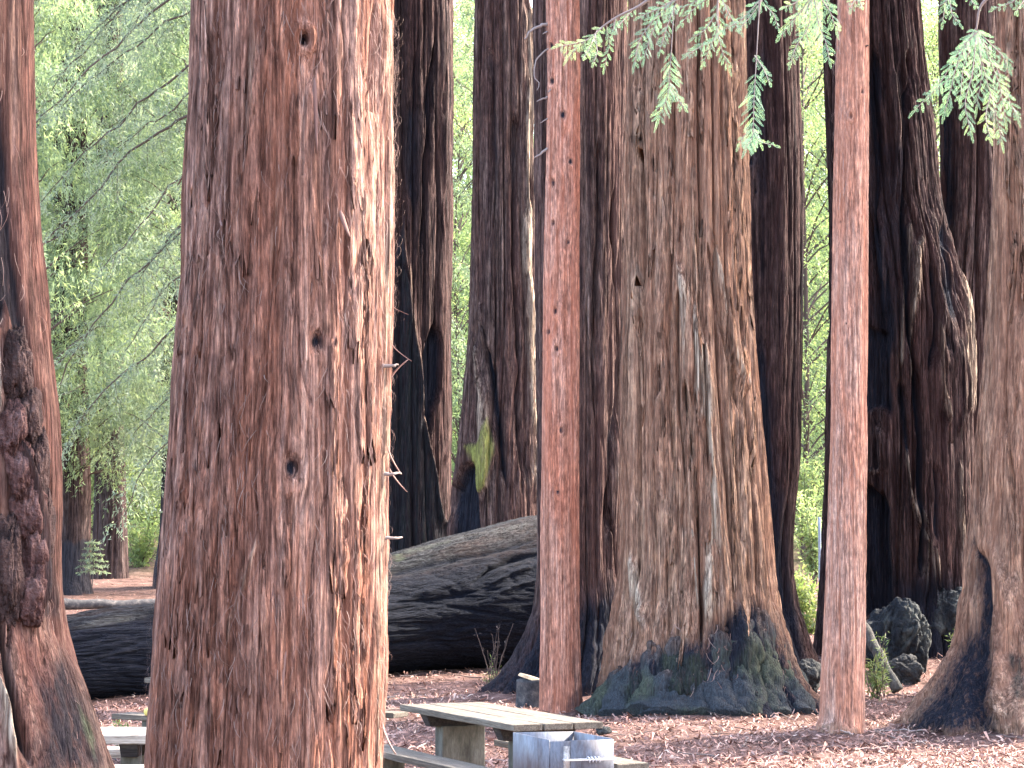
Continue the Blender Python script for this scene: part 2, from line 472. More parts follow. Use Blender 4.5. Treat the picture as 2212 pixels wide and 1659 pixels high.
M['root'] = rough_mat('mossy_root', (0.0175, 0.0187, 0.028), (0.063, 0.0663, 0.07), (0.1837, 0.1904, 0.14), 5.0, 1.0, stretch=(2.2, 2.2, 0.6), dist=0.07)
M['burl'] = rough_mat('charred_burl', (0.007, 0.0091, 0.014), (0.0224, 0.0252, 0.028), (0.098, 0.1015, 0.091), 3.4, 1.0, stretch=(1.0, 1.0, 0.5), dist=0.08)
M['cut'] = rough_mat('cut_wood', (0.132, 0.096, 0.066), (0.204, 0.162, 0.114), (0.27, 0.228, 0.168), 9.0, 0.3)
M['yellow'] = rough_mat('yellow_rubber', (0.54, 0.4125, 0.09), (0.6, 0.48, 0.135), (0.63, 0.525, 0.195), 20.0, 0.1, 0.6)


def ground_mat():
    m, n, l, b, out = new_mat('forest_floor')
    v = coords(n, l, (1, 1, 1))
    a = noise_node(n, l, v, 0.35, 5, 0.6); s = noise_node(n, l, v, 9.0, 6, 0.7); t = noise_node(n, l, v, 34.0, 4, 0.7)
    c = ramp(n, l, s, ((0.3, (0.0578, 0.03264, 0.02856)), (0.5, (0.136, 0.08024, 0.068)), (0.7, (0.2244, 0.1462, 0.1258))))
    c = mix(n, l, 1.0, c, ramp(n, l, t, ((0.3, (0.6, 0.6, 0.6)), (0.7, (1.35, 1.3, 1.25)))), 'MULTIPLY')
    c = mix(n, l, 1.0, c, ramp(n, l, noise_node(n, l, v, 1.7, 6, 0.7), ((0.36, (0.45, 0.43, 0.42)), (0.5, (0.9, 0.9, 0.9)), (0.64, (1.3, 1.28, 1.25)))), 'MULTIPLY')
    far = n.new('ShaderNodeSeparateXYZ'); l.new(v, far.inputs[0])
    g = n.new('ShaderNodeMapRange'); g.inputs[1].default_value = 74; g.inputs[2].default_value = 95
    l.new(far.outputs[1], g.inputs[0])
    c = mix(n, l, g.outputs[0], c, ramp(n, l, a, ((0.35, (0.045, 0.055, 0.025)), (0.6, (0.10, 0.13, 0.045)))))
    l.new(c, b.inputs['Base Color'])
    bp = n.new('ShaderNodeBump'); bp.inputs['Strength'].default_value = 0.8; bp.inputs['Distance'].default_value = 0.05
    l.new(math_node(n, l, 'ADD', s, math_node(n, l, 'MULTIPLY', t, 0.5)), bp.inputs['Height'])
    l.new(bp.outputs[0], b.inputs['Normal'])
    b.inputs['Roughness'].default_value = 1.0
    b.inputs['Specular IOR Level'].default_value = 0.05
    return m


M['ground'] = ground_mat()


# ------------------------------------------------------------------ ground
MOUNDS = [(2.35, 27.7, 1.25), (0.57, 27.6, 0.2), (3.45, 24.3, 0.2), (6.1, 25.8, 1.5), (0.75, 31.5, 0.9)]


def gz(x, y):
    x = np.asarray(x, float); y = np.asarray(y, float)
    z = np.interp(y, [-60, 0, 12, 40, 58, 66, 75, 90, 130, 260, 900], [0.7, 0.55, 0.0, 0.0, 0.29, 0.52, 0.80, 2.4, 13, 40, 42])
    z = z + 0.32 * np.exp(-(((x - 6.8) / 3.0) ** 2 + ((y - 38) / 4.5) ** 2))
    z = z + 0.10 * np.exp(-(((x - 1.5) / 1.6) ** 2 + ((y - 25.6) / 1.2) ** 2))
    for mx, my, mr in MOUNDS:
        z = z + 0.10 * np.exp(-((np.hypot(x - mx, y - my) - mr) / 0.35) ** 2)
    z = z + 0.05 * fbm(x * 0.5, y * 0.5, 0 * x, 2, 3) * np.clip((y - 8) / 6, 0, 1)
    return z


def gz1(x, y): return float(gz(np.array([x]), np.array([y]))[0])


xs = np.unique(np.concatenate((np.linspace(-250, -40, 14), np.linspace(-40, -12, 24), np.linspace(-12, 12, 200), np.linspace(12, 40, 24), np.linspace(40, 250, 14))))
ys = np.unique(np.concatenate((np.linspace(-60, 12, 14), np.linspace(12, 48, 260), np.linspace(48, 100, 80), np.linspace(100, 260, 30), np.linspace(260, 420, 8))))
XX, YY = np.meshgrid(xs, ys)
ZZ = gz(XX, YY) + 0.018 * vnoise(XX * 4, YY * 4, XX * 0, 5) * (YY < 60)
nx, ny = len(xs), len(ys)
ii = np.arange(ny - 1)[:, None] * nx + np.arange(nx - 1)[None]
GF = np.stack((ii, ii + 1, ii + nx + 1, ii + nx), -1).reshape(-1, 4)
tag(link('ground', np_mesh('ground', np.stack((XX, YY, ZZ), -1).reshape(-1, 3), GF, M['ground'], True)), kind='structure')


# ------------------------------------------------------------------ trunks
def grid_faces(nz, nt, wrap=True):
    i = np.arange(nz - 1)[:, None] * nt
    j = np.arange(nt if wrap else nt - 1)[None]; j2 = (j + 1) % nt
    return np.stack((i + j, i + j2, i + nt + j2, i + nt + j), -1).reshape(-1, 4)


def bark_relief(u3, s, along, seed, amp, f, th):
    """height of the bark in metres. u3 = (a,b) coordinates across, along = metres along the trunk, s = arc length across"""
    a, b = u3
    wob = 0.30 * vnoise(a * 1.2, b * 1.2, along * 0.30, seed + 40)
    n1 = vnoise((a + wob * .25) * 5.5 * f, (b + wob * .25) * 5.5 * f, along * 0.24 * f, seed)
    n2 = vnoise((a + wob * .1) * 14 * f, (b - wob * .1) * 14 * f, along * 0.40 * f, seed + 1)
    n3 = vnoise(a * 34 * f, b * 34 * f, along * 1.0 * f, seed + 2)
    n4 = vnoise(a * 75 * f, b * 75 * f, along * 6 * f, seed + 3)
    fur = np.clip(np.abs(n1) * 4.5, 0, 1)
    h = 0.95 * fur ** 0.6 + 0.60 * np.clip(np.abs(n2) * 5.5, 0, 1) ** 0.6 + 0.26 * np.clip(np.abs(n3) * 5, 0, 1) ** 0.7 + 0.10 * n4
    hid, edge = plates(s * 9 * f + 0.8 * wob + 0.5 * n2, along * 1.15 * f + 0.5 * n3, seed + 0.5)
    h += 0.42 * hid + 0.22 * np.clip(edge * 6, 0, 1)
    hid2, edge2 = plates(s * 26 * f + n2, along * 3.0 * f + 0.3 * n4, seed + 2.5)
    h += 0.20 * hid2 + 0.10 * np.clip(edge2 * 5, 0, 1)
    return amp * (h - 2.0), 1 - fur


def make_trunk(parent, prof, Y, mat, base_z, top_z, nth=300, nz=240, amp=0.02, f=1.0, seed=1, flute=0.05, flutes=2.2,
               strokes=(), polys=(), knots=(), name='trunk', back=0.45, origin=None, taper=0.72, base_flute=0.0, ribs=0, rib_amp=0.05):
    rows = sorted(prof, key=lambda r: -r[0])
    z, cx, rr = [], [], []
    for (y, xl, xr) in rows:
        p, q = at(xl, y, Y), at(xr, y, Y)
        z.append(p[2]); cx.append((p[0] + q[0]) / 2); rr.append((q[0] - p[0]) / 2)
    if z[0] > base_z - 0.2:
        z.insert(0, base_z - 0.25); cx.insert(0, cx[0]); rr.insert(0, rr[0] * 1.04)
    slope = (cx[-1] - cx[-3]) / (z[-1] - z[-3])
    z.append(top_z); cx.append(cx[-1] + np.clip(slope, -.03, .03) * (top_z - z[-2])); rr.append(rr[-1] * taper)
    zvis = max(z[-2] + 0.4, base_z + 1.0)
    zz = np.concatenate((np.linspace(z[0], zvis, nz), np.linspace(zvis, top_z, 24)[1:]))
    s = np.linspace(-math.pi, math.pi, nth, endpoint=False)
    th = s - back * np.sin(s)
    Z, T = np.meshgrid(zz, th, indexing='ij')
    C = smooth_interp(Z, z, cx); RR = smooth_interp(Z, z, rr)
    sn, cs = np.sin(T), np.cos(T)
    X0 = C + RR * sn; Y0 = Y - RR * cs
    px, py = proj(np.stack((X0.ravel(), Y0.ravel(), Z.ravel()), -1))
    px = px.reshape(Z.shape); py = py.reshape(Z.shape)
    front = np.clip(cs * 4 + 1.0, 0, 1)
    rm = float(np.median(rr))
    # grain flows round the knots
    a = RR * sn; b = RR * cs
    for (kx, ky, kr, depth) in knots:
        d2 = ((px - kx) / (kr * 2.6)) ** 2 + ((py - ky) / (kr * 4.5)) ** 2
        a = a - (px - kx) / FPX * Y * 0.75 * np.exp(-d2) * front
    relief, fur = bark_relief((a, b), T * rm + (a - RR * sn), Z, seed, amp, f, T)
    fl = vnoise(sn * flutes, cs * flutes, Z * 0.13, seed + 60) * flute * RR
    if ribs:
        ph = ribs * T * 0.5 + 2.2 * vnoise(sn * 1.6, cs * 1.6, Z * 0.10, seed + 90) + 0.8 * vnoise(sn * 4, cs * 4, Z * 0.35, seed + 91)
        gr = np.exp(-(np.abs(np.sin(ph)) / 0.22) ** 1.3) * np.clip(0.55 + 1.3 * vnoise(sn * 3, cs * 3, Z * 0.22, seed + 92), 0, 1.2)
        fl = fl - rib_amp * gr + 0.35 * rib_amp * np.abs(np.sin(ph))
    if base_flute:
        bf = np.clip(1 - (Z - base_z) / 2.0, 0, 1) ** 1.5
        fl = fl + base_flute * RR * bf * (np.abs(vnoise(sn * 3.2, cs * 3.2, Z * 0.3, seed + 70)) * 2 - 0.55)
        fl = fl + 0.085 * bf * fbm(sn * RR * 3.4, cs * RR * 3.4, Z * 2.6, seed + 75, 4) - 0.05 * bf * np.exp(-np.abs(vnoise(sn * RR * 4, cs * RR * 4, Z * 1.4, seed + 77)) * 14)
        relief = relief * (1 - 0.5 * bf)
    wx = px + 9 * vnoise(a * 5, b * 5, Z * 1.2, seed + 80); wy = py + 16 * vnoise(a * 5, b * 5, Z * 1.2, seed + 81)
    mask = np.zeros(Z.shape + (4,), np.float32); mask[..., 3] = 1
    feat = np.zeros(Z.shape)
    vn1 = vnoise(a * 7, b * 7, Z * 1.1, seed + 83) + 0.4 * vnoise(a * 15, b * 15, Z * 3, seed + 84)
    for st in strokes:                        # (points, width, height m, {channel: amount})
        pts, w, hgt, ch = st
        g = stroke_mask(wx, wy, pts, w, vn1) * front
        feat += g * hgt
        for k, v in ch.items(): mask[..., k] = np.maximum(mask[..., k], g * v)
    for po in polys:                          # (points, soft, height m, {channel: amount})
        pts, soft, hgt, ch = po
        g = poly_mask(wx, wy, pts, soft) * front
        feat += g * hgt
        for k, v in ch.items(): mask[..., k] = np.maximum(mask[..., k], g * v)
    for (kx, ky, kr, depth) in knots:
        d = np.hypot(px - kx, (py - ky) * 0.72) / kr * (1 + 0.30 * vn1)
        feat += (-depth * np.exp(-(d / 0.5) ** 2) + (0.22 + 0.25 * vn1) * depth * np.exp(-((d - 1.2) / 0.6) ** 2)) * front
        mask[..., 0] = np.maximum(mask[..., 0], 0.85 * np.exp(-(d / 0.6) ** 2) * front)
    rad = RR + relief + fl + feat
    rad = np.maximum(rad, 0.15 * RR)
    global SURF
    SURF = (zz, th, rad, C[:, 0])
    ox, oy, oz = origin
    V = np.stack((C + rad * sn - ox, Y - rad * cs - oy, Z - oz), -1).reshape(-1, 3)
    F = grid_faces(len(zz), nth)
    me = np_mesh(name, V, F, mat, True, {'mask': ('FLOAT_COLOR', mask.reshape(-1, 4)), 'hue': ('FLOAT', np.clip(fur * 0.8, 0, 1).ravel())})
    return link(name, me, parent)


def bark_at(srf, p, s_, Y):
    """mean radius of the finished bark near a point"""
    zz, th, rad, cx = srf
    i = int(np.clip(np.searchsorted(zz, p[2]), 3, len(zz) - 4)); j = int(np.clip(np.searchsorted(th, math.asin(s_)), 4, len(th) - 5))
    return float(np.percentile(rad[i - 3:i + 4, j - 4:j + 5], 70)), float(cx[i])


def surface(prof, x, y, Y, lift=0.0):
    """point on the front of a trunk at picture position (x, y)"""
    rows = sorted(prof)
    yy = [r[0] for r in rows]
    xl = np.interp(y, yy, [r[1] for r in rows]); xr = np.interp(y, yy, [r[2] for r in rows])
    s = np.clip((x - (xl + xr) / 2) / ((xr - xl) / 2), -1, 1)
    r = (xr - xl) / 2 / FPX * Y
    return at(x, y, Y - r * math.sqrt(max(0, 1 - s * s)) - lift), s


def stub(parent, pts, r0, origin, tint=0.6, name='branch_stub', r1=None):
    mb = MB(); pts = np.asarray(pts, float)
    n = max(6, len(pts) * 3)
    t = np.linspace(0, 1, len(pts)); tt = np.linspace(0, 1, n)
    P = np.stack([smooth_interp(tt, t, pts[:, k]) if len(pts) > 2 else np.interp(tt, t, pts[:, k]) for k in range(3)], -1)
    P += RNG.normal(0, r0 * 0.25, P.shape) * (tt[:, None] > 0.05)
    mb.tube(P - np.asarray(origin), np.linspace(r0, r0 * 0.35 if r1 is None else r1, n), 6, tint)
    return mb.build(name, M['dead_twig'], parent, True)


# crown above the picture: clumps of leaves on limbs
def crown_mesh(name, h, r, n_clump, per, leaf, mat, seed, base=0.0):
    g = np.random.default_rng(seed); mb = MB()
    for i in range(n_clump):
        t = g.random() ** 0.8
        rad = r * (0.35 + 0.65 * math.sin(math.pi * min(1, 0.12 + 0.88 * (1 - t)))) * math.sqrt(g.random())
        a = g.random() * 6.283
        c = np.array((rad * math.cos(a), rad * math.sin(a), base + h * t))
        p = c + g.normal(0, 1, (per, 3)) * np.array((0.8, 0.8, 0.35)) * r * 0.22
        d = g.normal(0, 1, (per, 3)) + np.array((math.cos(a), math.sin(a), -0.5)) * 0.8
        mb.leaves(p, d, g.normal(0, 0.6, (per, 3)) + np.array((0, 0, 1)), leaf * (0.6 + 0.8 * g.random(per)), leaf * 0.45, g.random(per))
    return mb.mesh(name, mat)


CROWN = crown_mesh('redwood_crown', 16.0, 3.4, 60, 60, 0.55, M['leaf_conifer'], 5)

REDWOODS = 'redwood trees of the grove'


def redwood(prof, Y, mat, label, top_z=26.0, crown=None, **kw):
    rows = sorted(prof)
    bottom = rows[-1]
    c = at((bottom[1] + bottom[2]) / 2, bottom[0], Y)
    base_z = gz1(c[0], Y)
    org = (c[0], Y, base_z)
    t = thing('redwood_tree', org, label, 'tree', REDWOODS)
    make_trunk(t, prof, Y, mat, base_z, top_z, origin=org, **kw)
    if crown:
        topr = rows[0]; tc = at((topr[1] + topr[2]) / 2, topr[0], Y)
        o = link('crown', CROWN, t, (tc[0] - c[0], 0, crown), (0, 0, RNG.random() * 6.28))
    return t, org


def lump(name, c, size, mat, seed, rough=0.22, n=56, freq=1.6, stretch=(1, 1, 1), parent=None, flat_top=None, tilt=0.0):
    """an irregular rock or burl as one closed mesh"""
    th = np.linspace(0, 2 * math.pi, n * 2, endpoint=False); ph = np.linspace(0.02, math.pi - 0.02, n)
    PH, TH = np.meshgrid(ph, th, indexing='ij')
    d = np.stack((np.sin(PH) * np.cos(TH), np.sin(PH) * np.sin(TH), np.cos(PH)), -1)
    e = np.sign(d) * np.abs(d) ** 0.85
    ct, st_ = math.cos(tilt), math.sin(tilt)
    q = np.stack((d[..., 0] * ct - d[..., 2] * st_, d[..., 1], d[..., 0] * st_ + d[..., 2] * ct), -1)
    r = 1 + rough * fbm(d[..., 0] * freq, d[..., 1] * freq, d[..., 2] * freq, seed, 4) + rough * 0.45 * (np.clip(np.abs(fbm(q[..., 0] * 4 * stretch[0], q[..., 1] * 4 * stretch[1], q[..., 2] * 4 * stretch[2], seed + 3, 4)) * 2.5, 0, 1) - 0.5)
    v = e * r[..., None] * np.asarray(size)
    if flat_top is not None: v[..., 2] = np.minimum(v[..., 2], flat_top * size[2] + 0.02 * v[..., 2])
    me = np_mesh(name, v.reshape(-1, 3), grid_faces(n, n * 2), mat, True)
    return link(name, me, parent, c)


# 1. big trunk in front
FRONT = [(-40, 416, 853), (0, 415, 852), (150, 413, 851), (300, 405, 850), (430, 399, 849), (560, 395, 848), (800, 377, 843), (1000, 365, 836), (1200, 346, 834), (1400, 332, 832),
         (1500, 324, 829), (1659, 311, 824), (1900, 285, 840), (2120, 240, 890)]
Y1 = 11.0
t1, o1 = redwood(FRONT, Y1, M['bark_front'], 'huge reddish trunk with stringy peeling bark standing in front of the picnic tables', 30, None,
                 nth=640, nz=420, amp=0.023, f=1.0, seed=1, flute=0.06, flutes=2.6,
                 knots=[(657, 84, 20, 0.06), (628, 571, 8, 0.03), (684, 738, 26, 0.03), (630, 1010, 30, 0.032)],
                 strokes=[([(560, 1130), (535, 1230), (500, 1330), (470, 1450), (452, 1590)], 16, 0.022, {2: 0.45}),
                          ([(440, 1130), (470, 1240), (505, 1320)], 12, 0.02, {}),
                          ([(455, 60), (462, 300), (480, 700), (470, 1000), (440, 1180)], 12, -0.03, {}),
                          ([(818, 0), (800, 300), (780, 560), (740, 700)], 11, -0.025, {}),
                          ([(838, 0), (838, 400), (828, 800), (815, 1200), (812, 1650)], 9, 0.02, {2: 0.55}),
                          ([(770, 520), (795, 420), (812, 250)], 9, 0.02, {2: 0.45}),
                          ([(540, 0), (545, 300), (560, 420), (600, 640)], 30, 0.012, {2: 0.35}),
                          ([(670, 1250), (660, 1450), (690, 1659)], 14, -0.015, {}),
                          ([(690, 60), (700, 260), (690, 560)], 8, -0.02, {}),
                          ([(720, 1659), (700, 1480), (735, 1340), (760, 1180)], 13, -0.018, {})])

# peeling bark strips and loose fibres on the front trunk
def strip(parent, prof, Y, x, y, length, width, ang, lift, origin, tint):
    """one curling strip of bark, its top held by the trunk"""
    n = 7; mb = MB(); P = []
    for i in range(n):
        t = i / (n - 1)
        xx = x + math.sin(ang) * length * t; yy = y + math.cos(ang) * length * t
        p, s = surface(prof, xx, yy, Y, 0.0)
        nrm = np.array((s, -math.sqrt(max(0, 1 - s * s)), 0))
        P.append((p + nrm * (0.004 + lift * t ** 1.6), nrm, t))
    v = []
    for p, nrm, t in P:
        side = np.array((-nrm[1], nrm[0], 0)); w = width / FPX * Y * 0.5 * (1 - 0.75 * t ** 2) * min(1, 0.25 + 4 * t)
        for sx, dz in ((-1, 0), (1, 0), (1, -0.006), (-1, -0.006)):
            v.append(p + side * w * sx + nrm * (dz - 0.25 * w * (sx == -1)) - np.asarray(origin))
    f = []
    for i in range(n - 1):
        for k in range(4):
            f.append((i * 4 + k, i * 4 + (k + 1) % 4, i * 4 + 4 + (k + 1) % 4, i * 4 + 4 + k))
    f.append((n * 4 - 4, n * 4 - 3, n * 4 - 2, n * 4 - 1)); f.append((3, 2, 1, 0))
    mb.add(v, f, tint)
    return mb.build('bark_strip', M['fibre'], parent, True)


SURF1 = SURF


def bark_plate(srf, parent, prof, Y, x, y, length, width, lift, origin, mat, g, lean=0.0):
    """a ragged slab of bark standing a little proud of the trunk"""
    nxp, nyp = 6, 12; kx = g.random() * 50; V = []
    rows = sorted(prof); yy = [r[0] for r in rows]
    for j in range(nyp):
        t = j / (nyp - 1)
        wj = width * (0.35 + 0.65 * math.sin(math.pi * min(1, max(0, 0.10 + 0.84 * t))) ** 0.6) * (1 + 0.25 * math.sin(kx + 9 * t))
        for layer in (0, 1):
            for i in range(nxp):
                u = i / (nxp - 1) - 0.5
                edge = 1 - (abs(u) * 2) ** 3
                ex = x + lean * length * t + u * wj + 2.2 * math.sin(kx + i * 2.3 + t * 7)
                ey = y + length * t + (0.10 * length * math.sin(kx * 1.7 + i * 1.9) if j in (0, nyp - 1) else 0)
                p, s_ = surface(prof, ex, ey, Y)
                nrm = np.array((s_, -math.sqrt(max(0, 1 - s_ * s_)), 0))
                out = (lift * (0.5 + 0.5 * edge) * (0.55 + 0.75 * t) + 0.002 * math.sin(kx + i * 5 + t * 23)) if layer == 0 else -0.02
                rb, cb = bark_at(srf, p, s_, Y)
                V.append(np.array((cb + nrm[0] * (rb + out), Y + nrm[1] * (rb + out), p[2])) - np.asarray(origin))
    n = 2 * nxp; F = []
    for j in range(nyp - 1):
        a = j * n; b = a + n
        for i in range(nxp - 1): F.append((a + i, b + i, b + i + 1, a + i + 1))
        F.append((a, a + nxp, b + nxp, b)); F.append((a + nxp - 1, b + nxp - 1, b + 2 * nxp - 1, a + 2 * nxp - 1))
    for j in (0, nyp - 1):
        a = j * n
        for i in range(nxp - 1): F.append((a + i, a + i + 1, a + nxp + i + 1, a + nxp + i))
    me = np_mesh('bark_plate', V, F, mat, True)
    return link('bark_plate', me, parent)


gp = np.random.default_rng(61)
for i in range(110):
    u = gp.uniform(-1.25, 1.2); y = gp.uniform(-80, 1500)
    xl_ = np.interp(y, [r[0] for r in FRONT], [r[1] for r in FRONT]); xr_ = np.interp(y, [r[0] for r in FRONT], [r[2] for r in FRONT])
    x = (xl_ + xr_) / 2 + (xr_ - xl_) / 2 * math.sin(u) * 0.93
    if any(abs(x - k[0]) < 45 and y - 60 < k[1] < y + 320 for k in [(657, 84), (684, 738), (630, 1010)]): continue
    bark_plate(SURF1, t1, FRONT, Y1, x, y, gp.uniform(110, 420), gp.uniform(9, 34) * (0.5 + 0.5 * math.cos(u)), gp.uniform(0.002, 0.012), o1, M['bark_front'], gp, gp.normal(-0.01, 0.03))

gs = np.random.default_rng(21)
for (x, y, L, w, a, lf, tn) in [(470, 468, 30, 9, 0.7, 0.03, .5), (735, 455, 62, 12, 0.25, 0.025, .2), (843, 820, -45, 13, -0.25, 0.06, .35), (405, 350, 50, 12, -0.05, 0.04, .05),
                                (840, 1010, 55, 10, 0.3, 0.05, .4), (846, 660, 24, 6, 0.6, 0.05, .3), (847, 745, 40, 7, 0.5, 0.05, .4), (838, 965, 60, 12, 0.1, 0.05, .4),
                                (372, 1330, 45, 11, -0.4, 0.03, .55), (825, 1560, 70, 12, 0.1, 0.05, .7)]:
    strip(t1, FRONT, Y1, x, y, L, w, a, lf, o1, tn)
for i in range(18):
    y = gs.uniform(0, 1500); x = gs.uniform(430, 690)
    strip(t1, FRONT, Y1, x, y, gs.uniform(70, 210), gs.uniform(8, 18), gs.normal(0, 0.05), gs.uniform(0.002, 0.012), o1, gs.uniform(0.0, 0.35))
for (x, y, dx) in [(836, 1162, 35), (843, 790, 16), (852, 1024, 14)]:
    p, s = surface(FRONT, min(x, 826), y, Y1)
    stub(t1, [p, p + np.array((0.05, 0, 0.0)), at(x + dx, y - 2, Y1 - 0.05)], 0.011, o1, 0.75)


def fibres(parent, prof, Y, n, origin, xr, yr, lmin, lmax, wmm, seed, curl=0.5, lift0=0.010):
    g = np.random.default_rng(seed); V = []; F = []; T = []; k = 0
    rows = sorted(prof); yy = [r[0] for r in rows]
    for i in range(n):
        y = g.uniform(*yr)
        xl = np.interp(y, yy, [r[1] for r in rows]); xrr = np.interp(y, yy, [r[2] for r in rows])
        x = xl + (xrr - xl) * np.clip(0.5 + 0.5 * math.sin(g.uniform(*xr)), 0.004, 0.996)
        L = g.uniform(lmin, lmax); m = 5; a = g.normal(0, 0.12 + 0.35 * (g.random() < 0.25)); c = g.normal(0, curl)
        r = (xrr - xl) / 2
        th = math.asin(np.clip((x - (xl + xrr) / 2) / r, -1, 1)); w = wmm * 0.001 * g.uniform(.5, 1.3) * 0.5
        lift = abs(g.normal(0, lift0)); tn = g.random(); rw = r / FPX * Y; cxw = ((xl + xrr) / 2 - 1106) / FPX * Y
        z0 = at(x, y, Y - rw)[2]; zz = 0; uu = 0
        for j in range(m):
            t = j / (m - 1); ang = a + c * t
            zz = -L * t * math.cos(ang); uu = L * t * math.sin(ang)
            th2 = th + uu / rw; rad = rw + 0.006 + lift * math.sin(t * 3.1) + 0.6 * lift * t
            cc = math.cos(th2); ss = math.sin(th2)
            p = np.array((cxw + rad * ss, Y - rad * cc, z0 + zz)) - np.asarray(origin)
            sd = np.array((cc, ss, 0)) * w
            V += [p - sd, p + sd]; T += [tn, tn]
        for j in range(m - 1):
            b = k + 2 * j; F.append((b, b + 1, b + 3, b + 2))
        k += 2 * m
    me = np_mesh('bark_fibres', V, F, M['fibre'], True, {'tint': ('FLOAT', T)})
    o = link('bark_fibres', me, parent); o['kind'] = 'stuff'
    return o


fibres(t1, FRONT, Y1, 2200, o1, (-1.5, 1.5), (-20, 1660), 0.03, 0.13, 1.8, 31, 0.28)

fibres(t1, FRONT, Y1, 420, o1, (1.15, 1.57), (-20, 1660), 0.02, 0.09, 2.6, 32, 0.12, 0.018)

# 2. hollow trunk at the left edge, nearest to the camera
LEFT = [(-40, -330, 64), (0, -330, 66), (150, -330, 68), (300, -335, 71), (450, -335, 80), (600, -340, 94), (800, -345, 111), (930, -345, 124), (1000, -350, 126), (1150, -350, 125), (1250, -355, 128),
        (1340, -360, 138), (1420, -365, 160), (1500, -370, 188), (1590, -380, 218), (1659, -390, 242), (1900, -430, 320), (2300, -520, 460)]
Y2 = 8.6
t2, o2 = redwood(LEFT, Y2, M['bark_left'], 'hollow burnt trunk cut off by the left edge, with a pink burl inside its opening', 30, None,
                 nth=420, nz=320, amp=0.016, f=0.9, seed=4, flute=0.03,
                 strokes=[([(20, 900), (40, 1000), (62, 1120), (66, 1260), (60, 1360)], 22, 0.075, {2: 0.20}),
                          ([(30, 700), (55, 800), (78, 950), (92, 1120)], 13, 0.05, {0: 0.35}),
                          ([(-15, 1240), (5, 1400), (30, 1560), (60, 1659)], 12, -0.07, {0: 0.9}),
                          ([(10, 1180), (18, 1300), (12, 1420)], 9, -0.06, {0: 0.9}),
                          ([(-16, 1430), (8, 1530), (28, 1659)], 18, 0.05, {2: 0.8}),
                          ([(-18, 560), (-8, 760), (-2, 900)], 12, 0.03, {2: 0.7}),
                          ([(150, 1500), (185, 1570), (205, 1659)], 20, 0.0, {1: 0.7})],
                 polys=[([(-60, 100), (2, 200), (16, 350), (30, 520), (52, 700), (72, 860), (84, 960), (78, 960), (60, 900), (36, 740), (14, 640), (2, 700), (-40, 640), (-60, 300)], 7, -0.03, {0: 1.0}),
                        ([(84, 930), (100, 1040), (110, 1180), (100, 1230), (88, 1080), (76, 960)], 7, -0.03, {0: 1.0}),
                        ([(70, 1480), (130, 1400), (160, 1440), (235, 1659), (70, 1700)], 80, 0.0, {0: 0.75}),
                        ([(10, 720), (60, 860), (92, 1010), (110, 1200), (130, 1340), (60, 1340), (14, 1000)], 26, 0.0, {0: 0.6})],
                 knots=[(104, 1290, 9, 0.02)])
M['burl_red'] = rough_mat('reddish_burl', (0.0315, 0.01425, 0.0126), (0.0945, 0.0437, 0.0378), (0.21, 0.1187, 0.1035), 9.0, 1.0, dist=0.03)
M['burl_brown'] = rough_mat('brown_burl', (0.0176, 0.0095, 0.009), (0.0605, 0.0323, 0.0279), (0.143, 0.0855, 0.072), 9.0, 1.0, dist=0.03)
for i, (x, y, rx, rz, k_) in enumerate([(28, 930, 22, 44, 0), (44, 1010, 22, 50, 0), (58, 1100, 24, 52, 0), (72, 1190, 22, 50, 0), (66, 1285, 26, 46, 0), (62, 900, 18, 46, 1), (82, 1010, 15, 60, 1), (40, 800, 20, 60, 1), (96, 1130, 13, 56, 1),
                                        (20, 1240, 22, 80, 1)]):
    p_, s_ = surface(LEFT, x, y, Y2, -0.055); k = Y2 / FPX
    lump('burl', tuple(p_ - np.asarray(o2)), (rx * k * 1.4, 0.075, rz * k * 1.35), M['burl_brown' if k_ else 'burl_red'], 70 + i, 0.24, 60, 1.7, (2.0, 2.0, 0.7), t2, None, 0.1)
fibres(t2, LEFT, Y2, 260, o2, (-0.2, 1.5), (-20, 1660), 0.03, 0.11, 1.6, 33, 0.2)

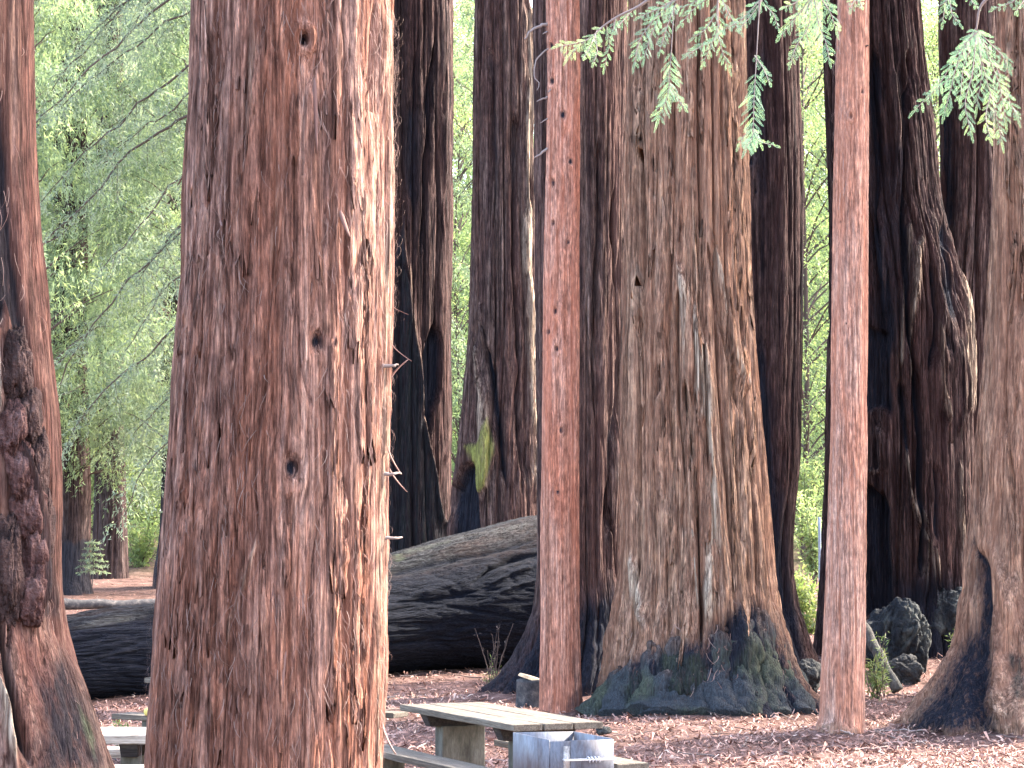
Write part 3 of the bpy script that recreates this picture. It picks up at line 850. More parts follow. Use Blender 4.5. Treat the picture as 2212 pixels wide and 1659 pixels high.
# 3. the big ribbed trunk in the middle distance
CENTRE = [(-40, 1368, 1604), (0, 1368, 1605), (300, 1362, 1611), (600, 1357, 1619), (800, 1352, 1630), (1000, 1350, 1648), (1150, 1348, 1661), (1250, 1345, 1671), (1320, 1334, 1679),
          (1400, 1316, 1697), (1450, 1303, 1716), (1500, 1290, 1742), (1540, 1283, 1762), (1575, 1280, 1774)]
Y3 = 27.7
t3, o3 = redwood(CENTRE, Y3, M['bark_brown'], 'broad ribbed brown trunk with a blackened mossy root swell, right of centre', 34, None,
                 nth=560, nz=340, amp=0.036, f=0.78, seed=9, flute=0.04, flutes=3.0, base_flute=0.16, ribs=22, rib_amp=0.10,
                 strokes=[([(1465, 560), (1505, 760), (1530, 980), (1535, 1180), (1530, 1370)], 18, 0.09, {2: 0.85}),
                          ([(1488, 830), (1497, 1000), (1505, 1150), (1518, 1330), (1520, 1400)], 6, -0.14, {0: 0.6}),
                          ([(1448, 600), (1432, 760), (1425, 830)], 7, 0.06, {}),
                          ([(1440, 700), (1425, 800), (1420, 860)], 5, -0.10, {0: 0.4}),
                          ([(1530, 480), (1580, 740), (1620, 850)], 8, 0.06, {2: 0.6}),
                          ([(1522, 520), (1570, 760), (1600, 900)], 5, -0.08, {0: 0.3}),
                          ([(1380, 60), (1372, 600), (1368, 1200)], 10, 0.05, {}),
                          ([(1390, 300), (1386, 700), (1380, 1100)], 5, -0.09, {0: 0.3}),
                          ([(1470, 620), (1468, 900), (1480, 1060)], 5, -0.08, {0: 0.4}),
                          ([(1362, 1180), (1390, 1290), (1400, 1370)], 12, 0.06, {2: 0.75}),
                          ([(1490, 1120), (1505, 1250), (1515, 1330)], 9, 0.07, {2: 0.75}),
                          ([(1440, 1210), (1440, 1330)], 5, -0.08, {}),
                          ([(1570, 1330), (1562, 1430), (1560, 1560)], 11, -0.16, {0: 0.7}),
                          ([(1480, 1430), (1470, 1500), (1460, 1560)], 26, 0.14, {1: 0.36}),
                          ([(1520, 1500), (1530, 1570)], 8, -0.12, {0: 0.6})],
                 polys=[([(1300, 1475), (1350, 1430), (1440, 1400), (1500, 1365), (1530, 1395), (1560, 1330), (1600, 1285), (1650, 1310), (1700, 1430), (1790, 1590), (1270, 1590)], 60, 0.03, {0: 0.95}),
                        ([(1430, 1390), (1520, 1400), (1545, 1470), (1530, 1590), (1400, 1590)], 30, 0.0, {1: 0.36}),
                        ([(1600, 1330), (1640, 1400), (1660, 1480), (1600, 1540), (1570, 1480)], 34, 0.0, {1: 0.34}),
                        ([(1330, 1470), (1400, 1430), (1420, 1470), (1350, 1540)], 26, 0.0, {1: 0.34})],
                 knots=[(1495, 1136, 8, 0.04)])
gp = np.random.default_rng(63)
for i in range(45):
    u = gp.uniform(-1.2, 1.2); y = gp.uniform(*(-60, 1180))
    xl_ = np.interp(y, [r[0] for r in CENTRE], [r[1] for r in CENTRE]); xr_ = np.interp(y, [r[0] for r in CENTRE], [r[2] for r in CENTRE])
    x = (xl_ + xr_) / 2 + (xr_ - xl_) / 2 * math.sin(u) * 0.93
    if x > 2240: continue
    L_ = gp.uniform(*(90, 340)) * min(1, (1330 - y) / 300 + .3)
    bark_plate(SURF, t3, CENTRE, Y3, x, y, L_, gp.uniform(*(8, 24)) * (0.5 + 0.5 * math.cos(u)), gp.uniform(*(0.002, 0.018)), o3, M['bark_brown'], gp, gp.normal(0, 0.03))
fibres(t3, CENTRE, Y3, 260, o3, (-1.4, 1.4), (1250, 1560), 0.05, 0.22, 6, 35, 0.9)

# 4. dark trunk behind it
BEHIND = [(-40, 1540, 1721), (0, 1540, 1722), (300, 1545, 1731), (600, 1560, 1733), (800, 1565, 1730), (1000, 1570, 1727), (1100, 1575, 1718), (1200, 1575, 1713), (1300, 1570, 1724), (1350, 1560, 1740),
          (1400, 1550, 1758), (1440, 1535, 1776), (1460, 1530, 1785)]
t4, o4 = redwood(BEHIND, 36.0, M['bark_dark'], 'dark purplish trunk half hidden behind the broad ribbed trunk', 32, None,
                 nth=320, nz=260, amp=0.030, f=0.8, seed=14, flute=0.04, ribs=16, rib_amp=0.05,
                 strokes=[([(1640, 700), (1655, 1000), (1680, 1250), (1720, 1420)], 26, -0.10, {0: 0.85}), ([(1622, 380), (1640, 330)], 16, 0.07, {}), ([(1615, 340), (1618, 420)], 8, 0.06, {}),
                          ([(1650, 40), (1640, 500)], 30, -0.04, {0: 0.5})],
                 polys=[([(1620, 1000), (1690, 1060), (1700, 1250), (1740, 1400), (1760, 1470), (1600, 1470)], 30, 0, {0: 0.75})],
                 knots=[(1622, 350, 9, .05), (1632, 412, 7, .05)])

# 5. trunk behind the slim middle pole, flared foot
MIDB = [(-40, 1150, 1354), (0, 1150, 1354), (300, 1155, 1350), (600, 1160, 1346), (900, 1165, 1342), (1100, 1167, 1339), (1200, 1167, 1338), (1300, 1162, 1346), (1350, 1148, 1352), (1400, 1128, 1356),
        (1450, 1094, 1362), (1480, 1066, 1370), (1500, 1050, 1380)]
t5, o5 = redwood(MIDB, 31.5, M['bark_grey'], 'furrowed grey-brown trunk with a dark flared foot, behind the middle slim trunk', 32, None,
                 nth=380, nz=280, amp=0.032, f=0.8, seed=17, flute=0.05, ribs=18, rib_amp=0.06, base_flute=0.12,
                 strokes=[([(1322, 400), (1330, 800), (1310, 1100), (1325, 1250)], 6, -0.10, {0: 0.5}), ([(1290, 300), (1280, 700), (1275, 900)], 6, -0.09, {0: 0.4}),
                          ([(1345, 500), (1341, 900), (1338, 1150)], 5, 0.05, {2: 0.5})],
                 polys=[([(1030, 1500), (1100, 1440), (1160, 1330), (1255, 1290), (1340, 1290), (1360, 1380), (1380, 1520), (1030, 1520)], 90, 0, {0: 0.85})])

# 6. trunks beyond the fallen log
TA = [(-40, 760, 972), (0, 760, 972), (300, 760, 973), (600, 758, 970), (900, 752, 968), (1100, 748, 971), (1200, 744, 978), (1400, 730, 1000)]
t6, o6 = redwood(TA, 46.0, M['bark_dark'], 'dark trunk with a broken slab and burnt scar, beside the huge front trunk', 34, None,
                 nth=340, nz=280, amp=0.038, f=0.75, seed=23, flute=0.04, ribs=20, rib_amp=0.07,
                 strokes=[([(938, 80), (922, 300), (912, 560)], 6, -0.16, {0: 0.7}), ([(962, 0), (958, 500), (962, 1000)], 8, 0.04, {2: 0.12}), ([(880, 560), (905, 830), (940, 1100), (970, 1165)], 5, 0.10, {2: 0.30}),
                          ([(868, 480), (880, 600)], 5, 0.10, {2: 0.2}), ([(895, 100), (890, 480)], 14, -0.08, {0: 0.6})],
                 polys=[([(845, 590), (858, 560), (868, 480), (880, 600), (905, 830), (938, 1080), (975, 1180), (830, 1250)], 7, 0.10, {0: 0.62, 1: 0.22}),
                        ([(935, 690), (953, 740), (947, 830), (930, 940), (905, 820), (912, 760)], 6, -0.18, {0: 0.95})])
TB = [(-40, 1027, 1141), (0, 1027, 1143), (200, 1025, 1147), (400, 1023, 1150), (600, 1018, 1156), (700, 1015, 1160), (800, 1008, 1162), (900, 997, 1164), (1000, 986, 1166), (1060, 977, 1167), (1150, 968, 1170), (1400, 940, 1190)]
t7, o7 = redwood(TB, 44.0, M['bark_moss'], 'trunk with a sunlit right edge, yellow moss patch and burnt hollow above the log', 34, None,
                 nth=320, nz=280, amp=0.036, f=0.75, seed=27, flute=0.04, ribs=18, rib_amp=0.06,
                 strokes=[([(1110, 250), (1108, 600), (1120, 800), (1130, 1060)], 7, -0.14, {0: 0.5}), ([(1040, 690), (1060, 760), (1075, 900), (1088, 1060)], 7, -0.16, {0: 0.8}),
                          ([(1022, 720), (1042, 850), (1050, 1000), (1058, 1130)], 14, 0.12, {2: 0.5}), ([(1035, 640), (1050, 760)], 7, 0.08, {2: 0.2}),
                          ([(1140, 0), (1136, 400), (1146, 800), (1158, 1100)], 9, 0.08, {2: 0.65}), ([(1060, 100), (1066, 500)], 6, -0.08, {0: 0.5})],
                 polys=[([(965, 1170), (978, 1060), (1004, 1020), (1020, 1000), (1030, 1060), (1045, 1170)], 8, -0.25, {0: 1.0}),
                        ([(1010, 970), (1040, 950), (1058, 905), (1066, 980), (1050, 1050), (1028, 1050)], 10, 0.04, {1: 0.62})])

# 7. the two slim reddish trunks
POLEM = [(-40, 1180, 1249), (0, 1180, 1250), (150, 1183, 1252), (300, 1181, 1252), (600, 1175, 1250), (900, 1171, 1250), (1100, 1168, 1250), (1300, 1168, 1250), (1450, 1166, 1254), (1520, 1165, 1258), (1552, 1163, 1262)]
YP = 27.6
t8, o8 = redwood(POLEM, YP, M['bark_pole'], 'slim straight reddish trunk with dead twig stubs, standing in front of the fallen log', 24, None,
                 nth=260, nz=320, amp=0.014, f=1.5, seed=33, flute=0.03,
                 knots=[(1216, 248, 10.5, .03), (1233, 349, 9.0, .025), (1192, 175, 9.0, .03), (1193, 395, 9.0, .03), (1195, 481, 7.5, .025), (1228, 523, 7.5, .02), (1199, 672, 9.0, .03), (1184, 716, 7.5, .02), (1203, 753, 7.5, .02),
                        (1212, 929, 7.5, .02), (1205, 1063, 7.5, .02), (1190, 98, 10.5, .03)],
                 polys=[([(1225, 1500), (1262, 1480), (1265, 1570), (1200, 1570)], 12, 0, {0: 0.5}), ([(1160, 1110), (1260, 1110), (1262, 1470), (1160, 1470)], 60, 0, {2: 0.22})],
                 strokes=[([(1178, 1250), (1184, 1500)], 2.5, -0.02, {0: 0.6}), ([(1245, 1380), (1248, 1540)], 2.5, -0.02, {0: 0.6})])
for pts, r in (([(1184, 52), (1162, 58), (1146, 68), (1134, 86)], 0.024), ([(1190, 102), (1170, 116), (1156, 136), (1154, 165), (1165, 182), (1160, 195)], 0.012), ([(1198, 182), (1184, 199)], 0.018),
               ([(1182, 210), (1159, 220)], 0.015), ([(1184, 321), (1154, 341)], 0.02), ([(1184, 69), (1172, 73)], 0.014), ([(1183, 256), (1166, 266)], 0.010)):
    w = [at(x, y, YP - 0.05 - 0.25 * i / len(pts)) for i, (x, y) in enumerate(pts)]
    stub(t8, w, r, o8, 0.8)
POLER = [(-40, 1812, 1876), (0, 1811, 1876), (300, 1804, 1875), (600, 1799, 1873), (900, 1795, 1872), (1100, 1790, 1870), (1300, 1782, 1868), (1450, 1775, 1866), (1540, 1771, 1866), (1580, 1766, 1866), (1608, 1762, 1870)]
YR = 24.3
t9, o9 = redwood(POLER, YR, M['bark_pole_pink'], 'slim straight pinkish orange trunk standing alone on the litter, right of the broad trunk', 24, None,
                 nth=280, nz=320, amp=0.015, f=1.4, seed=37, flute=0.03,
                 knots=[(1838, 250, 7, .03), (1864, 197, 5, .02), (1836, 420, 4, .015), (1815, 480, 4, .015), (1828, 700, 4, .015)],
                 polys=[([(1760, 1550), (1800, 1555), (1830, 1580), (1850, 1575), (1875, 1620), (1755, 1620)], 10, 0.015, {1: 0.35, 0: 0.15})])
stub(t9, [at(1862, 98, YR - 0.1), at(1876, 99, YR - 0.12)], 0.018, o9, 0.15)
fibres(t9, POLER, YR, 300, o9, (-1.5, 1.5), (0, 1600), 0.05, 0.2, 3.5, 39)

# 8. twin-stemmed burnt tree
TR1 = [(-40, 1778, 1976), (0, 1779, 1978), (200, 1783, 1997), (300, 1788, 2010), (430, 1795, 2022), (560, 1797, 2058), (700, 1797, 2082), (1000, 1792, 2092), (1200, 1786, 2098), (1300, 1780, 2104), (1400, 1765, 2118), (1450, 1760, 2130)]
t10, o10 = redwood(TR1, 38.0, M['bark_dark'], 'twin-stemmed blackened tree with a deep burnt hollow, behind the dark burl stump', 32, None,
                   nth=480, nz=340, amp=0.055, f=0.68, seed=43, flute=0.05, ribs=26, rib_amp=0.10, flutes=3,
                   strokes=[([(1960, 100), (1950, 400), (1962, 700), (1985, 1000), (1990, 1250)], 6, -0.22, {0: 0.9}), ([(1890, 100), (1895, 500), (1905, 760)], 10, -0.14, {0: 0.9}),
                            ([(1935, 150), (1925, 450)], 6, 0.09, {}), ([(1985, 500), (1972, 700), (1958, 850)], 6, 0.12, {2: 0.5}), ([(1968, 480), (1950, 700), (1945, 800)], 4, 0.08, {2: 0.5}),  # pale strokes here put lit edges into the bark colour
                            ([(2012, 560), (2022, 680), (2010, 800)], 8, -0.18, {0: 1.0}), ([(2028, 470), (2048, 580), (2058, 700)], 11, -0.14, {0: 1.0}), ([(2040, 700), (2052, 760)], 8, -0.12, {0: 0.9}),
                            ([(2028, 680), (2032, 820), (2040, 930)], 7, 0.12, {2: 0.42}), ([(2062, 720), (2066, 860), (2058, 950)], 9, 0.10, {2: 0.2, 1: 0.2}), ([(2040, 965), (2062, 968)], 7, -0.12, {0: 1.0}),
                            ([(1950, 960), (1972, 1090), (1998, 1180), (2003, 1300)], 7, 0.14, {2: 0.5}), ([(1985, 1080), (2010, 1200), (2022, 1310)], 7, 0.11, {2: 0.42}), ([(2020, 1180), (2032, 1290)], 5, 0.09, {2: 0.5}),
                            ([(2015, 1000), (2030, 1180)], 5, -0.10, {0: 0.8}), ([(2060, 1000), (2072, 1250)], 6, 0.05, {2: 0.42}), ([(2075, 560), (2088, 700), (2085, 900)], 6, 0.08, {2: 0.5}),
                            ([(1885, 480), (1905, 600), (1912, 690)], 8, 0.10, {0: 0.6}), ([(1890, 740), (1908, 830), (1912, 860)], 9, 0.08, {2: 0.5}), ([(1888, 900), (1905, 960), (1914, 1030)], 12, 0.12, {2: 0.12}),
                            ([(1878, 1022), (1904, 1008)], 9, 0.16, {2: 0.6}), ([(1920, 560), (1918, 900)], 8, -0.08, {0: 0.9}), ([(1940, 820), (1955, 1000)], 7, -0.10, {0: 0.9})],
                   polys=[([(1850, 1040), (1900, 1060), (1920, 1100), (1930, 1310), (1850, 1320)], 12, -0.32, {0: 1.0}), ([(1850, 700), (1915, 720), (1920, 880), (1850, 900)], 14, -0.15, {0: 0.8}),
                          ([(1930, 1240), (2110, 1260), (2130, 1450), (1900, 1450)], 90, 0.0, {0: 0.8}), ([(1900, 1100), (1960, 1120), (1985, 1280), (1915, 1300)], 20, 0.0, {2: 0.0}),
                          ([(1870, 300), (1960, 300), (1960, 700), (1870, 800)], 40, 0, {0: 0.45})])
TR2 = [(-40, 2034, 2152), (0, 2034, 2153), (300, 2036, 2155), (450, 2033, 2157), (560, 2026, 2157), (700, 2016, 2151), (900, 2008, 2140), (1000, 2004, 2126), (1200, 1996, 2116), (1300, 1990, 2112), (1440, 1980, 2118)]
make_trunk(t10, TR2, 38.9, M['bark_grey'], o10[2], 32, origin=o10, nth=280, nz=260, amp=0.035, f=0.75, seed=47, flute=0.05, ribs=16, rib_amp=0.06,
           strokes=[([(2040, 100), (2042, 600)], 20, -0.05, {0: 0.75}), ([(2110, 200), (2118, 700)], 5, -0.1, {0: 0.4}), ([(2140, 550), (2125, 850)], 6, 0.05, {2: 0.42})])

# 9. trunk cut by the right edge
TRR = [(-40, 2156, 2420), (0, 2155, 2420), (300, 2153, 2422), (500, 2146, 2425), (700, 2138, 2430), (850, 2128, 2436), (1000, 2112, 2440), (1100, 2103, 2446), (1200, 2092, 2455), (1300, 2084, 2470),
       (1400, 2062, 2500), (1450, 2038, 2530), (1500, 2004, 2560), (1540, 1974, 2600), (1580, 1950, 2630)]
t11, o11 = redwood(TRR, 25.8, M['bark_brown'], 'brown trunk cut off by the right edge, with a dark flaring root foot', 32, None,
                   nth=420, nz=300, amp=0.034, f=0.8, seed=53, flute=0.04, ribs=18, rib_amp=0.06, base_flute=0.14,
                   strokes=[([(2125, 950), (2112, 1150), (2125, 1320), (2110, 1560)], 16, -0.12, {0: 0.9}), ([(2155, 1290), (2160, 1420), (2150, 1520), (2165, 1575)], 13, 0.12, {0: 0.35, 2: 0.15}),
                            ([(2140, 1180), (2180, 1300), (2215, 1400)], 26, 0.12, {}), ([(2180, 400), (2176, 900), (2190, 1200)], 6, -0.07, {0: 0.3}), ([(2205, 100), (2200, 700)], 6, -0.07, {0: 0.3})],
                   polys=[([(1940, 1590), (2030, 1460), (2070, 1390), (2135, 1330), (2150, 1600)], 70, 0, {0: 0.85}), ([(2180, 1400), (2215, 1420), (2215, 1510), (2185, 1500)], 16, 0, {0: 0.5, 1: 0.3})])

gp = np.random.default_rng(65)
for i in range(32):
    u = gp.uniform(-1.2, 1.2); y = gp.uniform(*(-60, 1050))
    xl_ = np.interp(y, [r[0] for r in TRR], [r[1] for r in TRR]); xr_ = np.interp(y, [r[0] for r in TRR], [r[2] for r in TRR])
    x = (xl_ + xr_) / 2 + (xr_ - xl_) / 2 * math.sin(u) * 0.93
    if x > 2240: continue
    L_ = gp.uniform(*(90, 300)) * min(1, (1330 - y) / 300 + .3)
    bark_plate(SURF, t11, TRR, 25.8, x, y, L_, gp.uniform(*(8, 22)) * (0.5 + 0.5 * math.cos(u)), gp.uniform(*(0.002, 0.016)), o11, M['bark_brown'], gp, gp.normal(0, 0.03))

# 10. far trunks at the left
FAR_TREES = []
for prof, Y, lab, sd, pol in (
    ([(300, 208, 264), (900, 207, 266), (1010, 206, 269), (1150, 203, 273), (1252, 196, 277)], 75.0, 'far dusky brown trunk rising out of pale green leaves at the left', 61, []),
    ([(300, 116, 186), (900, 118, 190), (1090, 118, 194), (1180, 112, 192), (1240, 104, 192), (1286, 92, 200)], 66.0, 'far trunk with a blackened foot, beside a green sapling at the left', 64,
     [([(80, 1170), (200, 1170), (210, 1290), (80, 1290)], 14, 0, {0: 0.9})]),
    ([(300, 352, 440), (1000, 350, 444), (1130, 346, 448), (1200, 338, 452), (1236, 332, 458)], 70.0, 'far black trunk foot showing only as a sliver left of the huge front trunk', 67,
     [([(320, 900), (470, 900), (470, 1250), (320, 1250)], 14, 0, {0: 0.9})])):
    ft, fo = redwood(prof, Y, M['bark_far'], lab, 34, None, nth=140, nz=150, amp=0.05, f=0.4, seed=sd, flute=0.05, polys=pol)
    FAR_TREES.append((ft, sd))


# ------------------------------------------------------------------ fallen log
def make_log():
    keys = [(-60, 1440, 29.8, 82), (130, 1424, 30.8, 90), (240, 1412, 31.5, 95), (345, 1409, 32.2, 104), (600, 1368, 34.4, 113), (841, 1326, 36.3, 124), (1000, 1300, 37.4, 142), (1167, 1284, 38.6, 166), (1300, 1262, 39.4, 160), (1352, 1250, 39.7, 140)]
    P = np.array([at(x, y, Y) for x, y, Y, r in keys]); rr = np.array([r / FPX * Y for x, y, Y, r in keys])
    nl, nt = 420, 260
    t = np.linspace(0, 1, len(keys)); tt = np.linspace(0, 1, nl)
    C = np.stack([smooth_interp(tt, t, P[:, k]) for k in range(3)], -1); RR = smooth_interp(tt, t, rr)
    ax = np.gradient(C, axis=0); ax /= np.linalg.norm(ax, axis=1, keepdims=True)
    up = np.array((0, 0, 1.0)) - ax * ax[:, 2:3]; up /= np.linalg.norm(up, axis=1, keepdims=True)
    fr = np.cross(ax, up); fr *= np.sign(-fr[:, 1:2])               # towards the camera
    s = np.linspace(-math.pi, math.pi, nt, endpoint=False); th = s - 0.4 * np.sin(s)
    L = np.concatenate(([0], np.cumsum(np.linalg.norm(np.diff(C, axis=0), axis=1))))
    LL, TT = np.meshgrid(L, th, indexing='ij')
    sn, cs = np.sin(TT), np.cos(TT); Rg = RR[:, None] * np.ones_like(TT)
    base = C[:, None] + Rg[..., None] * (sn[..., None] * up[:, None] + cs[..., None] * fr[:, None])
    px, py = proj(base.reshape(-1, 3)); px = px.reshape(TT.shape); py = py.reshape(TT.shape)
    tw = TT + 0.10 * LL                                             # the grain spirals a little
    a = np.sin(tw) * Rg; b = np.cos(tw) * Rg
    n1 = vnoise(a * 2.2, b * 2.2, LL * 0.16, 90); n2 = vnoise(a * 5.5, b * 5.5, LL * 0.32, 91); n3 = vnoise(a * 15, b * 15, LL * 0.8, 92); n4 = fbm(a * 7, b * 7, LL * 4, 93, 3)
    n5 = vnoise(a * 11, b * 11, LL * 0.45, 97)
    n6 = vnoise(a * 26, b * 26, LL * 0.9, 98)
    h = 0.026 * np.clip(np.abs(n1) * 12, 0, 1) ** 0.6 + 0.022 * np.clip(np.abs(n2) * 10, 0, 1) ** 0.6 + 0.026 * np.clip(np.abs(n5) * 7, 0, 1) ** 0.6 + 0.016 * np.clip(np.abs(n6) * 5, 0, 1) + 0.012 * n3 + 0.006 * n4 - 0.07
    front = np.clip(cs * 3 + 0.7, 0, 1)
    wx = px + 10 * vnoise(a * 3, b * 3, LL * 0.8, 94); wy = py + 7 * vnoise(a * 4, b * 4, LL * 0.8, 95)
    mask = np.zeros(TT.shape + (4,), np.float32); mask[..., 3] = 1
    for pts, w, hg, ch in [
        ([(835, 1245), (920, 1225), (1000, 1205), (1090, 1185), (1170, 1160)], 8, -0.12, {0: 0.8}),
        ([(1020, 1260), (1060, 1230), (1110, 1212), (1170, 1200)], 15, -0.22, {0: 1.0}),
        ([(1040, 1250), (1100, 1225), (1165, 1215)], 7, 0.02, {2: 0.4}),
        ([(1050, 1265), (1100, 1240), (1165, 1222)], 9, 0.12, {}),
        ([(860, 1300), (960, 1265), (1010, 1250)], 9, 0.06, {}),
        ([(1030, 1310), (1080, 1275), (1165, 1250)], 14, 0.10, {0: 0.5}),
        ([(835, 1320), (930, 1300), (1020, 1275)], 8, -0.08, {0: 0.8}),
        ([(850, 1206), (930, 1186), (1000, 1163)], 9, 0.0, {1: 0.35, 2: 0.4}),
        ([(840, 1212), (880, 1203)], 9, 0.0, {1: 0.9}),
        ([(850, 1206), (1000, 1160), (1080, 1145), (1170, 1128)], 11, 0.02, {2: 0.6}),
        ([(140, 1360), (230, 1345), (345, 1325)], 18, 0.02, {2: 0.75}),
        ([(145, 1392), (200, 1380), (235, 1372)], 5, -0.09, {0: 1.0}),
        ([(160, 1430), (260, 1400), (345, 1372)], 10, -0.05, {0: 0.5}),
        ([(170, 1425), (250, 1412), (345, 1395)], 16, 0.03, {2: 0.4}),
        ([(840, 1400), (930, 1380), (1010, 1350)], 8, -0.06, {0: 0.7})]:
        g = stroke_mask(wx, wy, pts, w, n2) * front
        h += g * hg * 0.55
        for k, v in ch.items(): mask[..., k] = np.maximum(mask[..., k], g * v)
    topm = np.clip(sn * 2 - 0.9, 0, 1)
    mask[..., 2] = np.maximum(mask[..., 2], topm * 0.32)
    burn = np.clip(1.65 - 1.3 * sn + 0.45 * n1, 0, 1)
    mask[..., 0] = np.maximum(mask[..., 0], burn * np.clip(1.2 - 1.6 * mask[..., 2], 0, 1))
    hue = np.clip(vnoise(a * 4, b * 4, LL * 0.5, 96) * 2.6 - 1.0, 0, 1)
    V = C[:, None] + (Rg + h)[..., None] * (sn[..., None] * up[:, None] + cs[..., None] * fr[:, None])
    org = np.array((C[200, 0], C[200, 1], gz1(C[200, 0], C[200, 1])))
    yaw = math.atan2(ax[200, 1], ax[200, 0])
    V = V.reshape(-1, 3); F = grid_faces(nl, nt)
    caps = []
    for e in (0, nl - 1):
        V = np.vstack((V, C[e][None])); ci = len(V) - 1
        caps += [(e * nt + j, e * nt + j + 1, ci, ci) for j in range(0)]
    # end faces as quads fanned about the axis point
    q = []
    for k, e in enumerate((0, nl - 1)):
        ci = nl * nt + k
        q += [(e * nt + j, e * nt + j + 1, e * nt + (j + 2) % nt, ci) for j in range(0, nt, 2)]
    F = np.vstack((F, np.array(q)))
    c, s_ = math.cos(-yaw), math.sin(-yaw)
    V = V - org; V = np.stack((V[:, 0] * c - V[:, 1] * s_, V[:, 0] * s_ + V[:, 1] * c, V[:, 2]), -1)
    mk = np.vstack((mask.reshape(-1, 4), [[0.8, 0, 0, 1]] * 2)); hu = np.concatenate((hue.ravel(), [0, 0]))
    me = np_mesh('fallen_log', V, F, M['log'], True, {'mask': ('FLOAT_COLOR', mk), 'hue': ('FLOAT', hu)})
    o = link('fallen_log', me, None, org, (0, 0, yaw))
    tag(o, 'massive fallen log, charred black and grey on top, lying behind the picnic tables', 'log')
    return o


LOG = make_log()


# ------------------------------------------------------------------ simple wood and stone pieces
def box_mesh(name, sx, sy, sz, mat, bevel=0.008, taper=1.0, seed=0, jitter=0.0, cuts=0):
    bm = bmesh.new(); bmesh.ops.create_cube(bm, size=1.0)
    for v in bm.verts:
        k = taper if v.co.z < 0 else 1.0
        v.co = Vector((v.co.x * sx * k, v.co.y * sy * (k if taper != 1 else 1), v.co.z * sz))
    if cuts:
        ed = [e for e in bm.edges if abs((e.verts[0].co - e.verts[1].co).x) > 0.9 * sx]
        bmesh.ops.subdivide_edges(bm, edges=ed, cuts=cuts, use_grid_fill=True)
    if bevel:
        ed = [e for e in bm.edges if len(e.link_faces) == 2 and e.calc_face_angle(0) > 0.5]
        bmesh.ops.bevel(bm, geom=ed, offset=bevel, segments=2, affect='EDGES', profile=0.6)
    if jitter:
        rn = random.Random(seed)
        for v in bm.verts: v.co += Vector((rn.gauss(0, jitter), rn.gauss(0, jitter), rn.gauss(0, jitter)))
    me = bpy.data.meshes.new(name); bm.to_mesh(me); bm.free(); me.materials.append(mat)
    return me


def picnic_table(label, origin, yaw, L, W, zt, zs, off, mats, seat_w=0.27, n_top=3, thick=0.05, ped_y=0.38):
    """origin = ground point under the middle of the table; local x along the table"""
    t = thing('picnic_table', origin, label, 'picnic table', 'picnic tables under the redwoods', yaw)
    top, seat = mats
    w = (W - 0.014 * (n_top - 1)) / n_top
    for i in range(n_top):
        me = box_mesh('table_plank', L, w, thick, top, 0.007, cuts=6, jitter=0.0012, seed=i)
        link('table_plank', me, t, (RNG.normal(0, 0.004), -W / 2 + w / 2 + i * (w + 0.014), zt - thick / 2))
    for sy in (-1, 1):
        me = box_mesh('seat_plank', L, seat_w, thick, seat, 0.007, cuts=6, jitter=0.0015, seed=5 + sy)
        link('seat_plank', me, t, (0, sy * off, zs - thick / 2))
    for sx in (-1, 1):
        x = sx * (L / 2 - 0.42)
        link('pedestal', box_mesh('pedestal', 0.16, ped_y, zt - thick - 0.10 + 0.15, M['concrete'], 0.012), t, (x, 0, (zt - thick - 0.10 - 0.15) / 2))
        me = box_mesh('cross_beam', 0.14, W * 0.9, 0.10, M['beam'], 0.006, taper=0.86)
        link('cross_beam', me, t, (x, 0, zt - thick - 0.052))
        for sy in (-1, 1):
            hgt = zs - thick + 0.15
            link('seat_leg', box_mesh('seat_leg', 0.14, 0.22, hgt - 0.003, M['concrete'], 0.01), t, (x, sy * off, hgt / 2 - 0.15))
    return t


A = at_z(1110, 1566, 0.77); B = at_z(1302, 1559, 0.77)
ab = (B - A)[:2]; Wd = float(np.linalg.norm(ab)); ab = ab / Wd
ln = np.array((-ab[1], ab[0])); Lt = 2.3
mid = A[:2] + ab * Wd / 2 + ln * Lt / 2
g0 = gz1(*mid)
picnic_table('weathered plank picnic table in the middle, behind the grey steel grill', (mid[0], mid[1], g0), math.atan2(-ln[1], -ln[0]), Lt, Wd, 0.77 - g0, 0.45 - g0, 0.62, (M['plank'], M['plank']))
# bleached table, seen between the left trunk and the front trunk
cb = at(470, 1572, 17.2)
g0 = gz1(cb[0], 17.2)
picnic_table('bleached pale picnic table lying square to the view between left trunk and huge front trunk', (cb[0], 17.2, g0), 0.0, 2.05, 0.72, 0.72 - g0, 0.53 - g0, 0.72, (M['plank_pale'], M['plank_pale']), n_top=3, thick=0.065)
# rear table, its left end showing
sl = at(240, 1538, 22.4)
yaw = -R(30)
dx_, dy_ = math.cos(yaw), math.sin(yaw)
nx_, ny_ = -dy_, dx_
cx_ = sl[0] + dx_ * 1.15 + nx_ * (0.72 + 0.14); cy_ = sl[1] + dy_ * 1.15 + ny_ * (0.72 + 0.14)
g0 = gz1(cx_, cy_)
REAR = picnic_table('rear greyish picnic table, its end peeping out left of the huge front trunk', (cx_, cy_, g0), yaw, 2.3, 0.72, 0.77 - g0, 0.45 - g0, 0.72, (M['plank'], M['plank_grey']))
bp_ = at(317, 1534, 22.15)
b_ = lump('ball', (bp_[0], bp_[1] + 0.05, 0.45 + 0.034), (0.036, 0.036, 0.036), M['yellow'], 3, 0.02, 16)
tag(b_, 'small pale yellow ball lying on the rear bench plank', 'ball')


